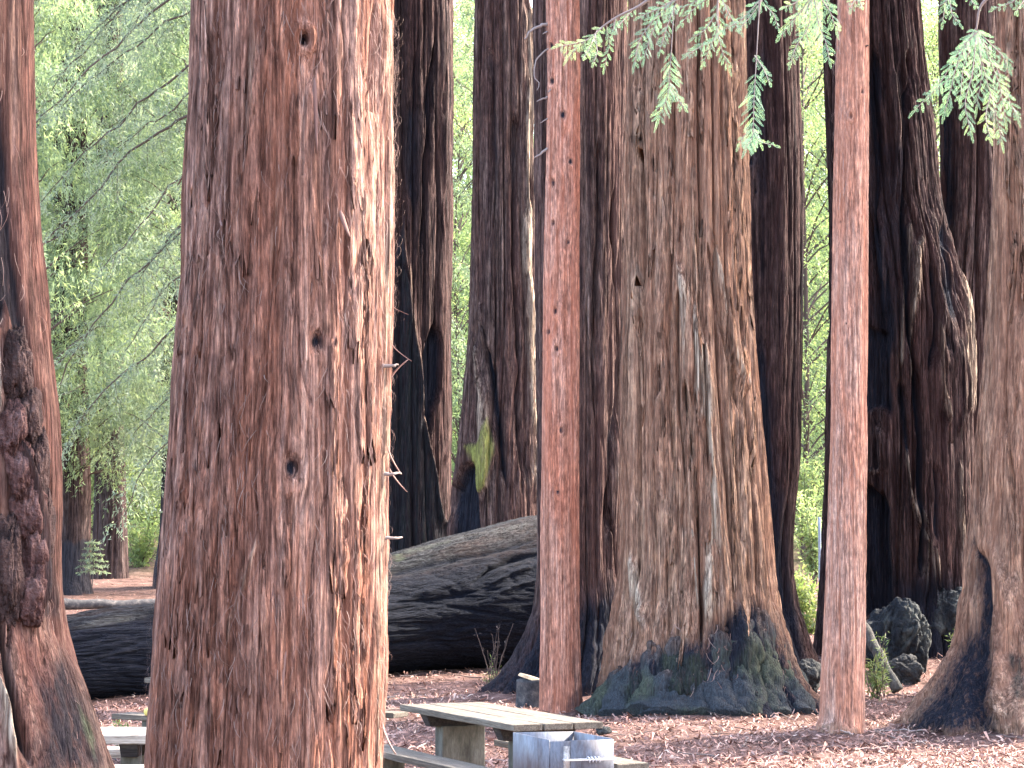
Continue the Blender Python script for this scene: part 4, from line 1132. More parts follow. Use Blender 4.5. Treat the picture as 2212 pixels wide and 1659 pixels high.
# ------------------------------------------------------------------ steel grill
def make_grill():
    zt = 0.78
    L_, F_, R_, B_ = (at_z(x, y, zt) for x, y in ((1109, 1582), (1187, 1598), (1322, 1595), (1240, 1580)))
    fr = (R_ - F_)[:2]; wid = float(np.linalg.norm(fr)); fr = fr / wid
    dp = (L_ - F_)[:2]; dep = float(np.linalg.norm(dp)); bk = np.array((-fr[1], fr[0])); dep = float(dp @ bk)
    shear = float(dp @ fr)                       # walls stand square: keep the depth only
    c = F_[:2] + fr * (wid / 2 + shear / 2) + bk * dep / 2
    g = gz1(*c)
    yaw = math.atan2(fr[1], fr[0])
    t = thing('camp_grill', (c[0], c[1], g), 'grey steel box grill with a coil handle bar, before the middle table', 'grill', None, yaw)
    z = zt - g; H = 0.27; th = 0.006
    # splayed side walls: front narrower than the back
    def wall(name, p, q, z0, z1, mat=M['steel'], thick=th):
        p = np.array(p); q = np.array(q); d = q - p; n = np.array((-d[1], d[0])); n = n / np.linalg.norm(n) * thick / 2
        v = []
        for zz in (z0, z1):
            for s in ((p - n), (q - n), (q + n), (p + n)): v.append((s[0], s[1], zz))
        f = [(0, 1, 2, 3), (4, 7, 6, 5), (0, 4, 5, 1), (1, 5, 6, 2), (2, 6, 7, 3), (3, 7, 4, 0)]
        mb = MB(); mb.add(v, f); return mb.build(name, mat, t)
    def loc(p): d = np.array(p[:2]) - c; return np.array((d @ fr, d @ bk))
    l, f_, r, b = loc(L_), loc(F_), loc(R_), loc(B_)
    wall('side_panel', l, f_ + np.array((0, .004)), z - H, z)
    wall('side_panel', r + np.array((0, .004)), b, z - H, z)
    wall('back_panel', l + np.array((.004, 0)), b - np.array((.004, 0)), z - H, z)
    fp = wall('front_panel', f_ + (r - f_) * 0.012, r - (r - f_) * 0.012, z - H, z - 0.012)
    # ash-stained gap and the hinged flap on the right
    k = 0.33
    wall('flap', f_ + (r - f_) * k + np.array((0, -0.010)), r + (r - f_) * 0.02 + np.array((0, -0.010)), z - H, z - 0.006)
    wall('ash_stain', f_ + (r - f_) * 0.22 + np.array((0, -0.006)), f_ + (r - f_) * 0.325 + np.array((0, -0.006)), z - 0.20, z - 0.045, M['rust'], 0.004)
    mb = MB(); mb.add([(l[0], l[1], z - H + .02), (f_[0], f_[1], z - H + .02), (r[0], r[1], z - H + .02), (b[0], b[1], z - H + .02)], [(0, 1, 2, 3)]); mb.build('fire_pan', M['soot'], t)
    mb = MB(); zb = z - 0.135; y0 = f_[1] - 0.045; xa = f_[0] + wid * 0.22; xb = f_[0] + wid * 1.03
    mb.tube([(xa, f_[1], zb), (xa, y0, zb), ], 0.007, 8); mb.tube([(xa - .004, y0, zb), (xb, y0 - 0.004, zb)], 0.0075, 8); mb.tube([(xb, y0, zb), (xb + .002, f_[1] + .01, zb)], 0.007, 8)
    h = mb.build('handle_bar', M['bright_steel'], t, True)
    mb = MB(); q = np.linspace(0, 4 * 2 * math.pi, 90)
    mb.tube(np.stack((xa + wid * 0.35 + 0.095 * q / q[-1], y0 + 0.017 * np.cos(q), zb + 0.017 * np.sin(q)), -1), 0.0045, 6)
    mb.build('coil_grip', M['bright_steel'], h, True)
    mb = MB()
    for i in range(9):
        yy = f_[1] + 0.05 + i * 0.06; sx0 = l[0] * (i / 10) + f_[0] * (1 - i / 10) + .02
        mb.tube([(sx0, yy, z - 0.07), (sx0 + wid - 0.04, yy, z - 0.07)], 0.006, 6)
    mb.build('cooking_grate', M['soot'], t, True)
    mb = MB(); mb.tube([(0, 0, -0.2), (0, 0, z - H + 0.02)], 0.05, 12); mb.build('post', M['steel'], t, True)


make_grill()

# ------------------------------------------------------------------ stumps, rocks, small logs
p = at(1152, 1490, 29.6)
st = thing('tree_stump', (p[0], 29.6, gz1(p[0], 29.6)), 'small dark cut stump with a pale top, left of the middle slim trunk', 'stump')
ztop = at(1150, 1467, 29.6)[2] - gz1(p[0], 29.6)
mb = MB(); zz = np.linspace(-0.1, ztop, 12); rr = 0.205 + 0.03 * np.exp(-zz * 9)
mb.tube(np.stack((0 * zz, 0 * zz, zz), -1), rr, 28, 0.0)
mb.v[0] += 0.012 * fbm(mb.v[0][:, 0] * 9, mb.v[0][:, 1] * 9, mb.v[0][:, 2] * 3, 4, 2)[:, None]
mb.build('bark', M['soot'], st, True)
mb = MB(); mb.tube([(0, 0, ztop - 0.01), (0.01, 0, ztop + 0.022)], [0.205, 0.19], 28); mb.build('cut_face', M['cut'], st, False)

def lump_px(name, x, y, Y, rx, rz, ry, mat, seed, label, cat, rough=0.25, group=None, **kw):
    c = at(x, y, Y); k = Y / FPX
    o = lump(name, tuple(c), (rx * k, ry, rz * k), mat, seed, rough, **kw)
    return tag(o, label, cat, group)

lump_px('burl_stump', 1942, 1398, 34.2, 66, 84, 0.5, M['burl'], 6, 'big rounded charred burl stump right of the pinkish slim trunk', 'stump', 0.24, stretch=(1.5, 1.5, 0.35), tilt=0.6, n=90)
lump_px('rock', 1950, 1452, 33.2, 36, 32, 0.25, M['rock'], 9, 'low dark lump at the foot of the charred burl stump', 'rock', 0.25)
lump_px('rock', 1742, 1462, 31.0, 32, 36, 0.25, M['rock'], 12, 'mossy brown rock wedged between broad trunk foot and pinkish slim trunk', 'rock', 0.2)
lump_px('rock', 2200, 1540, 24.8, 34, 34, 0.2, M['cut'], 15, 'pale pinkish lump beside the root foot at the right edge', 'rock', 0.15)
lump_px('rock', 2050, 1330, 37.0, 50, 60, 0.3, M['burl'], 19, 'dark mossy lump under the twin-stemmed tree', 'rock', 0.25)
lump_px('rock', 1305, 1578, 24.0, 16, 9, 0.1, M['rock'], 22, 'small grey stone on the litter past the middle table end', 'rock', 0.2)

def root_flare(i, x0, y0, x1, y1, r0, r1):
    """one gnarled root running from the trunk down into the litter"""
    p0, s0 = surface(CENTRE, x0, y0, Y3, -r0 * 0.75)
    e = math.sqrt(max(0.05, 1 - ((x1 - 1525) / 262.0) ** 2))
    p1 = at(x1, y1, Y3 - 1.26 * e); p1[2] = gz1(p1[0], p1[1]) - 0.10
    nl, nt = 60, 40; t = np.linspace(0, 1, nl)[:, None]
    pm = (p0 * 0.62 + p1 * 0.38) + np.array((0, 0.16, -0.20)) * (1 if y0 < 1420 else 0.5)
    P = p0 * (1 - t) ** 2 + 2 * pm * t * (1 - t) + p1 * t ** 2
    P[:, 0] += 0.03 * np.sin(t[:, 0] * 5 + i * 2)
    tv = t[:, 0]; rr = (r0 + (r1 - r0) * tv ** 1.3) * (0.35 + 0.65 * np.clip(tv * 5, 0, 1) ** 0.5)
    d = np.gradient(P, axis=0); d /= np.linalg.norm(d, axis=1, keepdims=True)
    a = np.cross(d, (0, 1.0, 0)); a /= np.linalg.norm(a, axis=1, keepdims=True); b = np.cross(a, d)
    th = np.linspace(0, 2 * math.pi, nt, endpoint=False)
    dr = a[:, None] * np.cos(th)[None, :, None] + b[:, None] * np.sin(th)[None, :, None]
    base = P[:, None] + dr * rr[:, None, None]; q = base.reshape(-1, 3)
    n = 0.055 * fbm(q[:, 0] * 4.5, q[:, 1] * 4.5, q[:, 2] * 2.6, 90 + i % 3, 4) + 0.035 * (np.clip(np.abs(vnoise(q[:, 0] * 9, q[:, 1] * 9, q[:, 2] * 2.4, 95)) * 5, 0, 1) - 0.7) + 0.012 * vnoise(q[:, 0] * 26, q[:, 1] * 26, q[:, 2] * 9, 96)
    v = base + dr * n.reshape(nl, nt, 1)
    V = v.reshape(-1, 3) - np.asarray(o3)
    mask = np.zeros((nl, nt, 4), np.float32); mask[..., 3] = 1
    mask[..., 0] = np.clip(0.25 + 1.6 * tv, 0, 0.86)[:, None]
    mo = vnoise(q[:, 0] * 2.2, q[:, 1] * 2.2, q[:, 2] * 2.2, 99).reshape(nl, nt)
    mask[..., 1] = np.clip(0.30 + 0.9 * mo, 0, 0.8) * np.clip(tv * 2, 0, 1)[:, None]
    F = np.vstack((grid_faces(nl, nt), np.array([[c + m for m in (0, k, k + 1, k + 2)] for c in (0, (nl - 1) * nt) for k in range(1, nt - 2, 2)])))
    link('root', np_mesh('root', V, F, M['bark_root'], True, {'mask': ('FLOAT_COLOR', mask.reshape(-1, 4)), 'hue': ('FLOAT', np.zeros(nl * nt))}), t3)


for i, a_ in enumerate([(1345, 1440, 1282, 1528, .14, .20), (1380, 1415, 1335, 1548, .17, .24), (1425, 1385, 1392, 1566, .18, .25), (1468, 1372, 1448, 1574, .18, .27), (1510, 1385, 1505, 1570, .16, .22), (1548, 1345, 1552, 1572, .18, .25), (1588, 1300, 1610, 1570, .20, .27),
                        (1625, 1310, 1668, 1566, .18, .24), (1655, 1350, 1722, 1560, .16, .22), (1676, 1420, 1768, 1548, .12, .17), (1450, 1440, 1420, 1578, .14, .24), (1565, 1430, 1575, 1580, .14, .22)]):
    root_flare(i, *a_)


def small_log(name, pts, r, mat, label, cat='log'):
    w = np.array([at(x, y, Y) for x, y, Y in pts]); t = np.linspace(0, 1, len(w)); tt = np.linspace(0, 1, 40)
    P = np.stack([smooth_interp(tt, t, w[:, k]) for k in range(3)], -1)
    P[:, 2] += 0.01 * np.sin(tt * 17)
    mb = MB(); mb.tube(P, r * (1 + 0.05 * np.sin(tt * 7) + 0.04 * np.sin(tt * 15)), 16, 0.1)
    v = mb.v[0]; v += (0.10 * r * fbm(v[:, 0] * 3, v[:, 1] * 6, v[:, 2] * 9, 8, 3))[:, None]
    c = P.mean(0)
    return tag(mb.build(name, mat, None, True, tuple(c)), label, cat)

small_log('thin_log', [(90, 1304, 55), (180, 1305, 55.5), (260, 1306, 56), (420, 1302, 57)], 0.12, M['soot'], 'thin dark log lying beyond the massive log at the left')
small_log('leaning_log', [(1862, 1350, 32.6), (1890, 1400, 32.3), (1918, 1452, 32.0), (1940, 1490, 31.9)], 0.075, M['weathered'], 'short grey log leaning beside the charred burl stump')

# pale marker post beyond
pt = at(1770, 1120, 52.0); pb = at(1769, 1300, 52.0)
mb = MB(); zz = np.linspace(gz1(pt[0], 52) - 0.2, pt[2], 10)
mb.tube(np.stack((np.full(10, 0.0), 0 * zz, zz), -1), 0.034, 10)
mb.tube([(0, 0, pt[2]), (0, 0, pt[2] + 0.03)], [0.037, 0.03], 10)
o = mb.build('marker_post', M['post'], None, True); o.location = (pt[0], 52.0, 0)
tag(o, 'thin pale blue post standing among shrubs left of the pinkish slim trunk', 'post')


# ------------------------------------------------------------------ litter on the ground
def litter():
    g = np.random.default_rng(77)
    n = 76000
    px = g.uniform(-250, 2460, n); py = 1290 + (1800 - 1290) * g.random(n) ** 0.85
    pts = []
    cy = (829.5 - py) / FPX; dy = CP - cy * SP; dz = SP + cy * CP; t = (0 - EYE) / dz
    t = np.where(t > 0, t, 60)
    Y = np.clip(dy * t, 12, 75); X = (px - 1106) / FPX * Y / dy
    # thinner where the ground was swept round the tables
    L = g.uniform(0.035, 0.11, n) * (1 + 0.5 * (g.random(n) < 0.08)); W = L * g.uniform(0.10, 0.26, n)
    yaw = g.uniform(0, 6.283, n); tilt = g.normal(0, 0.30, n); roll = g.normal(0, 0.5, n)
    d = np.stack((np.cos(yaw) * np.cos(tilt), np.sin(yaw) * np.cos(tilt), np.sin(tilt)), -1)
    s = np.stack((-np.sin(yaw) * np.cos(roll), np.cos(yaw) * np.cos(roll), np.sin(roll)), -1)
    u = np.cross(d, s)
    Z = gz(X, Y) + 0.010 + 0.03 * g.random(n) ** 2
    c = np.stack((X, Y, Z), -1); curl = g.normal(0, 0.28, n)
    V = np.zeros((n, 6, 3))
    for k, (a, w) in enumerate(((-0.5, 0.55), (0.0, 1.0), (0.5, 0.3))):
        m = c + d * (L * a)[:, None] + u * (curl * L * (1 - 4 * a * a))[:, None]
        V[:, 2 * k] = m - s * (W * w * 0.5)[:, None]; V[:, 2 * k + 1] = m + s * (W * w * 0.5)[:, None]
    base = np.arange(n)[:, None] * 6
    F = np.concatenate((base + np.array((0, 1, 3, 2)), base + np.array((2, 3, 5, 4))))
    T = np.clip(0.45 + 0.22 * vnoise(X * 0.9, Y * 0.9, X * 0, 8) + g.normal(0, 0.2, n), 0, 1)
    o = link('leaf_litter', np_mesh('leaf_litter', V.reshape(-1, 3), F, M['litter'], False, {'tint': ('FLOAT', np.repeat(T, 6))}))
    tag(o, 'reddish brown dry redwood litter covering the ground', 'litter', kind='stuff')


litter()


def fallen_twigs():
    g = np.random.default_rng(78); mb = MB()
    for i in range(420):
        px = g.uniform(-200, 2420); py = g.uniform(1400, 1760)
        p = at_z(px, py, 0.0); X, Y = p[0], min(p[1], 60)
        if math.hypot(X - 2.35, Y - 27.7) < 1.4: continue
        L = g.uniform(0.15, 0.6); a = g.uniform(0, 6.28); n = 6; t = np.linspace(-0.5, 0.5, n)
        x = X + math.cos(a) * L * t + g.normal(0, .015, n); y = Y + math.sin(a) * L * t + g.normal(0, .015, n)
        z = gz(x, y) + 0.02 + 0.05 * g.random() * (t + 0.5) + g.normal(0, .006, n)
        mb.tube(np.stack((x, y, z), -1), np.linspace(0.007, 0.003, n) * g.uniform(.6, 1.6), 4, g.uniform(0.1, 1))
    tag(mb.build('fallen_twigs', M['dead_twig'], None, True), 'thin dry twigs strewn over the litter', 'twigs', kind='stuff')


fallen_twigs()


# ------------------------------------------------------------------ foliage
def rand_unit(g, n):
    v = g.normal(0, 1, (n, 3)); return v / np.linalg.norm(v, axis=1, keepdims=True)


def bezier_path(p0, p1, sag, n, g, wob=0.0):
    t = np.linspace(0, 1, n)[:, None]
    p = p0 * (1 - t) + p1 * t
    p = p + np.array((0, 0, 1.0)) * sag * (4 * t * (1 - t))
    if wob:
        w = np.cumsum(g.normal(0, wob, (n, 3)), axis=0); p = p + w - w[0]
    return p


def leafy_crown(seed, h, r, n_clump, per, leaf, droop, zlo=0.08, narrow=False):
    """limbs and clumps of a loose broadleaved or hanging conifer crown, as two meshes' worth of data"""
    g = np.random.default_rng(seed); lv = MB(); lb = MB()
    for i in range(n_clump):
        z = h * (zlo + (1 - zlo) * g.random())
        prof = math.sin(math.pi * min(0.97, 0.18 + 0.8 * z / h)) ** 0.7
        a = g.uniform(0, 6.283); q = r * prof * math.sqrt(g.uniform(0.08, 1))
        c = np.array((q * math.cos(a), q * math.sin(a), z))
        sz = g.uniform(0.5, 1.0)
        p = c + g.normal(0, 1, (per, 3)) * np.array((0.55, 0.55, 0.38)) * sz
        d = g.normal(0, 1, (per, 3)) + np.array((math.cos(a) * 0.8, math.sin(a) * 0.8, -droop))
        nr = g.normal(0, 0.8, (per, 3)) + np.array((0, 0, 1))
        tn = np.clip(g.normal(0.08 + 0.84 * g.random(), 0.16, per), 0, 1)  # per-clump tint puts sunlit and dark clumps into the leaf colour
        if narrow:                                # feathery strands hanging along one common direction
            hd = np.array((g.normal(-0.35, 0.3), g.normal(0, 0.3), -0.9))
            ns = max(1, per // 9); st = c + g.normal(0, 1, (ns, 3)) * np.array((0.5, 0.5, 0.3)) * sz
            kk = np.arange(per) % ns; tt = g.random(per)[:, None] * 0.55 * sz
            p = st[kk] + hd * tt + g.normal(0, 0.035, (per, 3)); d = hd * 0.8 + g.normal(0, 0.55, (per, 3))
            lv.leaves(p, d, nr, leaf * 1.35 * g.uniform(0.55, 1.3, per), leaf * g.uniform(0.16, 0.30, per), tn)
        else:
            lv.leaves(p, d, nr, leaf * g.uniform(0.55, 1.3, per), leaf * g.uniform(0.22, 0.42, per), tn)
        if i % 3 == 0:
            p0 = np.array((0, 0, max(0.5, z - 0.5 * q - 0.5)))
            lb.tube(bezier_path(p0, c, 0.1 * q, 7, g, 0.05), np.linspace(0.035, 0.008, 7), 5, 0.4)
    return lv, lb


def hanging_conifer(seed, p0, ends, twig, g, leaf=0.13, width=0.22, dens=26, tn=0.4):
    """one drooping bough with hanging branchlets: returns (foliage MB, wood MB)"""
    lv = MB(); lb = MB()
    for (p1, sag) in ends:
        P = bezier_path(p0, p1, sag, 26, g, 0.035)
        Lb = np.linalg.norm(p1 - p0)
        lb.tube(P, np.linspace(0.032, 0.007, 26) * (Lb / 4) ** 0.4, 5, 0.45)
        for i in range(3, 26):
            for k in range(3):
                q = P[i] + g.normal(0, 0.03, 3)
                ln = g.uniform(0.3, 1.0) * twig * (0.6 + 0.5 * math.sin(i / 26 * 3.1))
                dirv = np.array((g.normal(-0.25, 0.45), g.normal(-0.1, 0.55), -g.uniform(0.35, 1.1))); dirv /= np.linalg.norm(dirv)
                e = q + dirv * ln
                tw = bezier_path(q, e, 0.08 * ln, 5, g, 0.012)
                if k == 0: lb.tube(tw, np.linspace(0.006, 0.003, 5), 3, 0.25)
                m = int(dens * ln)
                t = g.random(m)[:, None]
                pp = q * (1 - t) + e * t + g.normal(0, 0.035, (m, 3))
                dd = dirv * 0.7 + g.normal(0, 0.6, (m, 3))
                lv.leaves(pp, dd, g.normal(0, 1, (m, 3)) + np.array((0, 0, 0.8)), leaf * g.uniform(0.5, 1.2, m), leaf * width * g.uniform(.7, 1.3, m), np.clip(g.normal(tn, 0.2, m), 0, 1))
    return lv, lb


# grey-green conifer standing hidden behind the front trunk: its boughs sweep down to the left
gc = np.random.default_rng(101)
YC = 42.0
pc = at(640, 1300, YC)
con = thing('conifer_tree', (pc[0], YC, gz1(pc[0], YC)), 'grey-green conifer whose drooping boughs and dark twigs sweep down left of the huge front trunk', 'tree')
mb = MB(); zz = np.linspace(-0.3, 24, 30)
mb.tube(np.stack((0.05 * np.sin(zz * .3), 0 * zz, zz), -1), np.linspace(0.22, 0.05, 30), 12, 0.2); mb.build('trunk', M['dead_twig'], con, True)
oc = np.array((pc[0], YC, gz1(pc[0], YC)))
for (ys, xe, ye, sag, dY) in [(-260, 60, 40, .3, 0), (-200, 200, 120, .4, 1), (-150, 30, 330, .5, -1), (-80, 150, 220, .4, .5), (0, 110, 400, .5, 0), (80, 250, 330, .3, 1.2), (130, 50, 640, .7, .6), (230, 180, 560, .5, -.6),
                              (330, 280, 560, .3, .4), (380, 90, 850, .8, 1), (460, 240, 760, .5, -.5), (560, 140, 980, .6, .3), (640, 280, 960, .4, .8), (-330, 300, 60, .3, -1), (-300, 120, 180, .4, 1.4), (720, 230, 1090, .4, -.4)]:
    a = at(640, ys, YC); b = at(xe, ye, YC + dY)
    lv, lb = hanging_conifer(1, a - oc, [(b - oc, sag)], 0.85, gc, 0.12, 0.2, 34, 0.4)
    bo = lb.build('bough', M['dead_twig'], con, True)
    lv.build('needles', M['leaf_grey'], bo)

# slimmer dark conifer boughs in the gap left of the sunlit-edged trunk
YD = 58.0
pd_ = at(900, 1300, YD)
co2 = thing('conifer_tree', (pd_[0], YD, gz1(pd_[0], YD)), 'dark green conifer whose boughs show in the gap beside the trunk with the broken slab', 'tree')
od = np.array((pd_[0], YD, gz1(pd_[0], YD)))
mb = MB(); mb.tube(np.stack((0 * zz, 0 * zz, zz), -1), np.linspace(0.22, 0.05, 30), 12, 0.2); mb.build('trunk', M['dead_twig'], co2, True)
for (ys, xe, ye, sag) in [(-60, 1040, 60, .3), (30, 1050, 170, .3), (120, 1040, 260, .3), (210, 1060, 380, .4), (330, 1040, 470, .3), (470, 1050, 600, .3), (620, 1040, 760, .3), (740, 1035, 900, .3)]:
    a = at(900, ys, YD); b = at(xe, ye, YD - 0.5)
    lv, lb = hanging_conifer(1, a - od, [(b - od, sag)], 0.9, gc, 0.14, 0.22, 26, 0.35)
    bo = lb.build('bough', M['dead_twig'], co2, True); lv.build('needles', M['leaf_conifer'], bo)

# sunlit trees beyond
variants = []
for k, (h, r, nc, per, leaf, dr, zl) in enumerate([(20, 4.6, 320, 130, 0.155, 0.5, .05), (24, 3.8, 320, 130, 0.165, 0.9, .05), (14, 4.0, 230, 130, 0.15, 0.3, .05), (17, 2.7, 230, 220, 0.115, 0.8, .25), (18, 2.6, 230, 220, 0.12, 1.3, .22)]):
    lv, lb = leafy_crown(200 + k, h, r, nc, per, leaf, dr, zl, k in (1, 3, 4))
    n_ = 14; z_ = np.linspace(-0.5, h * 0.9, n_)
    tk = MB(); tk.tube(np.stack((0.15 * np.sin(z_ * .4), 0.1 * np.cos(z_ * .3), z_), -1), np.linspace(0.11, 0.02, n_), 10, 0.35)
    variants.append((lv.mesh('sunlit_crown', M[('leaf_sun', 'leaf_conifer', 'leaf_sun', 'leaf_conifer', 'leaf_grey')[k]]), lb.mesh('limbs', M['dead_twig'], True), tk.mesh('sunlit_trunk', M['dead_twig'], True)))

for ft, sd in FAR_TREES:                       # leafy shoots hang round the far trunks
    lv, lb = leafy_crown(300 + sd, 19, 2.3, 300, 190, 0.115, 1.3, 0.02, True)
    wd = lb.build('limbs', M['dead_twig'], ft, True); wd['kind'] = 'stuff'; wd.location = (0, 0, 3.3 if sd == 61 else 2.6)
    lv.build('crown', M['leaf_grey' if sd != 64 else 'leaf_conifer'], ft).location = (0, -0.3, 3.3 if sd == 61 else 2.6)

far_spots = [(25, 61, 3), (405, 63, 3), (235, 81, 4), (20, 66.5, 4), (430, 67, 4), (130, 78, 3), (60, 92, 0), (180, 82, 2), (300, 88, 0), (420, 96, 1), (-60, 100, 1), (240, 112, 1), (120, 118, 0), (360, 124, 0),
             (990, 86, 0), (1060, 104, 1), (930, 112, 0), (1350, 92, 0), (1360, 118, 1), (1740, 80, 0), (1800, 96, 1), (1760, 118, 0), (1690, 106, 0), (2030, 84, 0), (2060, 110, 0), (1960, 100, 1), (2200, 95, 0), (80, 128, 0), (200, 134, 1), (320, 130, 0), (410, 138, 1), (965, 126, 0), (1010, 132, 1), (1045, 138, 0), (1355, 134, 0), (1720, 128, 1), (1770, 134, 0), (1810, 140, 0), (2020, 128, 1), (2050, 136, 0), (1340, 106, 0)]
kinds = ['loose yellow-green sunlit tree', 'tall drooping sunlit tree', 'bushy low sunlit tree', 'slender pale green tree', 'slender grey-green weeping tree']
def spot_name(x):
    return ('left of the huge front trunk' if x < 500 else 'in the gap left of the mossy hollow trunk' if x < 1200 else 'in the slit left of the broad ribbed trunk' if x < 1500
            else 'in the gap left of the pinkish slim trunk' if x < 1850 else 'in the gap between the twin stems')
gt = np.random.default_rng(5)
for (x, Y, k) in far_spots:
    wx_ = (x - 1106) / FPX * Y
    z_ = gz1(wx_, Y)
    t = thing('leafy_tree', (wx_, Y, z_), kinds[k] + ' ' + spot_name(x), 'tree', kinds[k] + 's ' + spot_name(x), gt.uniform(0, 6.28))
    s = gt.uniform(0.9, 1.2)
    cm, lm, tm = variants[k]
    tr = link('trunk', tm, t, scale=(s, s, s)); link('limbs', lm, tr)['kind'] = 'stuff'
    link('crown', cm, t, scale=(s, s, s))


# ------------------------------------------------------------------ sprays hanging in from the top
def spray_tree():
    Yt = 12.2
    org = np.array((4.0, Yt, gz1(4.0, Yt)))  # unseen trunk, its place set to keep the sun off the left trunk
    t = thing('redwood_tree', tuple(org), 'green needle sprays of a near redwood hanging in from the top right', 'tree')
    zz = np.linspace(-0.3, 30, 60); mb = MB()
    mb.tube(np.stack((0.02 * np.sin(zz), 0 * zz, zz), -1), 0.64 + 0.25 * np.exp(-zz) - 0.008 * zz, 48, 0.2)
    v_ = mb.v[0]; v_ += (0.03 * vnoise(v_[:, 0] * 8, v_[:, 1] * 8, v_[:, 2] * .4, 3))[:, None] * np.array((1, 1, 0)); mb.build('trunk', M['bark_front'], t, True)
    g = np.random.default_rng(303)

    def needles(lv, q, d, ln, nrm, tn):
        """flat double row of needles along one shoot"""
        m = max(5, int(ln / 0.0052)); tt = np.linspace(0.05, 1, m)
        base = q[None] + d[None] * (ln * tt)[:, None] - np.array((0, 0, 1.0))[None] * (0.12 * ln * tt ** 2)[:, None]
        side = np.cross(d, nrm); side /= np.linalg.norm(side) + 1e-9
        nl = 0.0125 * np.sin(np.clip(tt, 0.12, 0.93) * 3.1) ** 0.5
        for sg in (-1, 1):
            dd = d[None] * 0.75 + sg * side[None] + g.normal(0, 0.16, (m, 3))
            lv.leaves(base, dd, np.repeat(nrm[None], m, 0) + g.normal(0, 0.2, (m, 3)), nl * g.uniform(.85, 1.35, m), 0.0040, np.clip(g.normal(tn, 0.12, m), 0, 1))

    def frond(pts, spread, tn, Y0=15.0, dY=0.0, dens=4.6, r=0.004, skip=0.0):
        """twig along picture points with side shoots (spread in picture px); returns meshes"""
        w = np.array([at(x, y, Y0 + dY * i / len(pts)) for i, (x, y) in enumerate(pts)]) - org
        tk = np.linspace(0, 1, len(w)); n = 30; tt = np.linspace(0, 1, n)
        P = np.stack([smooth_interp(tt, tk, w[:, k]) if len(w) > 2 else np.interp(tt, tk, w[:, k]) for k in range(3)], -1)
        lb = MB(); lb.tube(P, np.linspace(r, r * 0.45, n), 5, 0.85); lv = MB()
        L = np.linalg.norm(np.diff(P, axis=0), axis=1).sum(); ns = max(3, int(L * 100 / dens * 2.2))
        D = np.gradient(P, axis=0); D /= np.linalg.norm(D, axis=1, keepdims=True)
        for i in range(ns):
            u = skip + (1 - skip) * (i + g.uniform(0, .6)) / ns; j = min(n - 1, int(u * (n - 1)))
            sg = 1 if i % 2 else -1
            face = np.array((g.normal(0, .35), -1.0, g.normal(0.3, .35)))
            side = np.cross(D[j], face); side /= np.linalg.norm(side)
            ln = spread / FPX * Y0 * g.uniform(0.6, 1.15) * (1.0 - 0.45 * max(0, u - 0.6) / 0.4)
            d = D[j] * g.uniform(0.45, 0.9) + side * sg * g.uniform(0.5, 0.95) + np.array((0, g.normal(0, .25), -0.15)); d /= np.linalg.norm(d)
            needles(lv, P[j], d, ln, face / np.linalg.norm(face), tn + g.normal(0, .1))
        needles(lv, P[-2], D[-1], spread / FPX * Y0, np.array((0.1, -1, .2)), tn + .1)
        return lb, lv

    def bough(stem, fronds, Y0):
        w = np.array([at(x, y, Y0) for x, y in stem]) - org
        root = np.array((0, 0, w[0, 2] + 1.2))
        w = np.vstack((root, w)); tk = np.linspace(0, 1, len(w)); n = 40; tt = np.linspace(0, 1, n)
        P = np.stack([smooth_interp(tt, tk, w[:, k]) for k in range(3)], -1)
        lb = MB(); lb.tube(P, np.linspace(0.020, 0.005, n), 7, 0.8)
        bo = lb.build('bough', M['dead_twig'], t, True)
        for fr in fronds:
            fb, fv = frond(*fr[0], Y0=Y0 + g.normal(0, .12), dY=g.normal(-.15, .15), **(fr[1] if len(fr) > 1 else {}))
            me = fb.mesh('spray', M['dead_twig']); n0 = len(me.vertices)
            vv = np.vstack(fb.v + fv.v); ff = np.vstack((np.vstack(fb.f), np.vstack(fv.f) + fb.n)); tv = np.concatenate(fb.t + fv.t)
            bpy.data.meshes.remove(me)
            me = np_mesh('spray', vv, ff, M['leaf_spray'], False, {'tint': ('FLOAT', tv)})
            me.materials.append(M['dead_twig'])
            mi = np.zeros(len(ff), np.int32); mi[:len(np.vstack(fb.f))] = 1
            me.polygons.foreach_set('material_index', mi)
            link('spray', me, bo)

    F_ = lambda pts, sp, tn, **k: ((pts, sp, tn), k)
    bough([(1900, -170), (1560, -60), (1420, -14), (1381, 13), (1329, 39), (1290, 66)], [
        F_([(1303, 58), (1265, 88), (1232, 96), (1207, 100)], 24, .85), F_([(1290, 66), (1275, 100), (1262, 124)], 20, .8), F_([(1310, 56), (1316, 95), (1306, 145)], 18, .55),
        F_([(1270, 84), (1245, 105), (1226, 128)], 18, .8), F_([(1285, 72), (1290, 110), (1282, 135)], 18, .75), F_([(1370, 18), (1350, 40), (1330, 62)], 16, .35), F_([(1330, 40), (1322, 75)], 16, .45)], 15.2)
    bough([(1960, -200), (1700, -120), (1520, -40), (1460, 0), (1430, 26)], [
        F_([(1450, 4), (1410, 45), (1380, 92), (1370, 138)], 26, .4), F_([(1430, 26), (1405, 80), (1392, 125)], 22, .35), F_([(1455, 0), (1420, 20), (1385, 35)], 22, .45), F_([(1460, 8), (1440, 60), (1425, 110)], 20, .3),
        F_([(1456, 20), (1449, 129), (1445, 193), (1423, 256)], 34, .55, skip=.28), F_([(1445, 190), (1440, 215), (1418, 238)], 20, .6), F_([(1446, 180), (1465, 215), (1478, 232)], 18, .55)], 15.0)
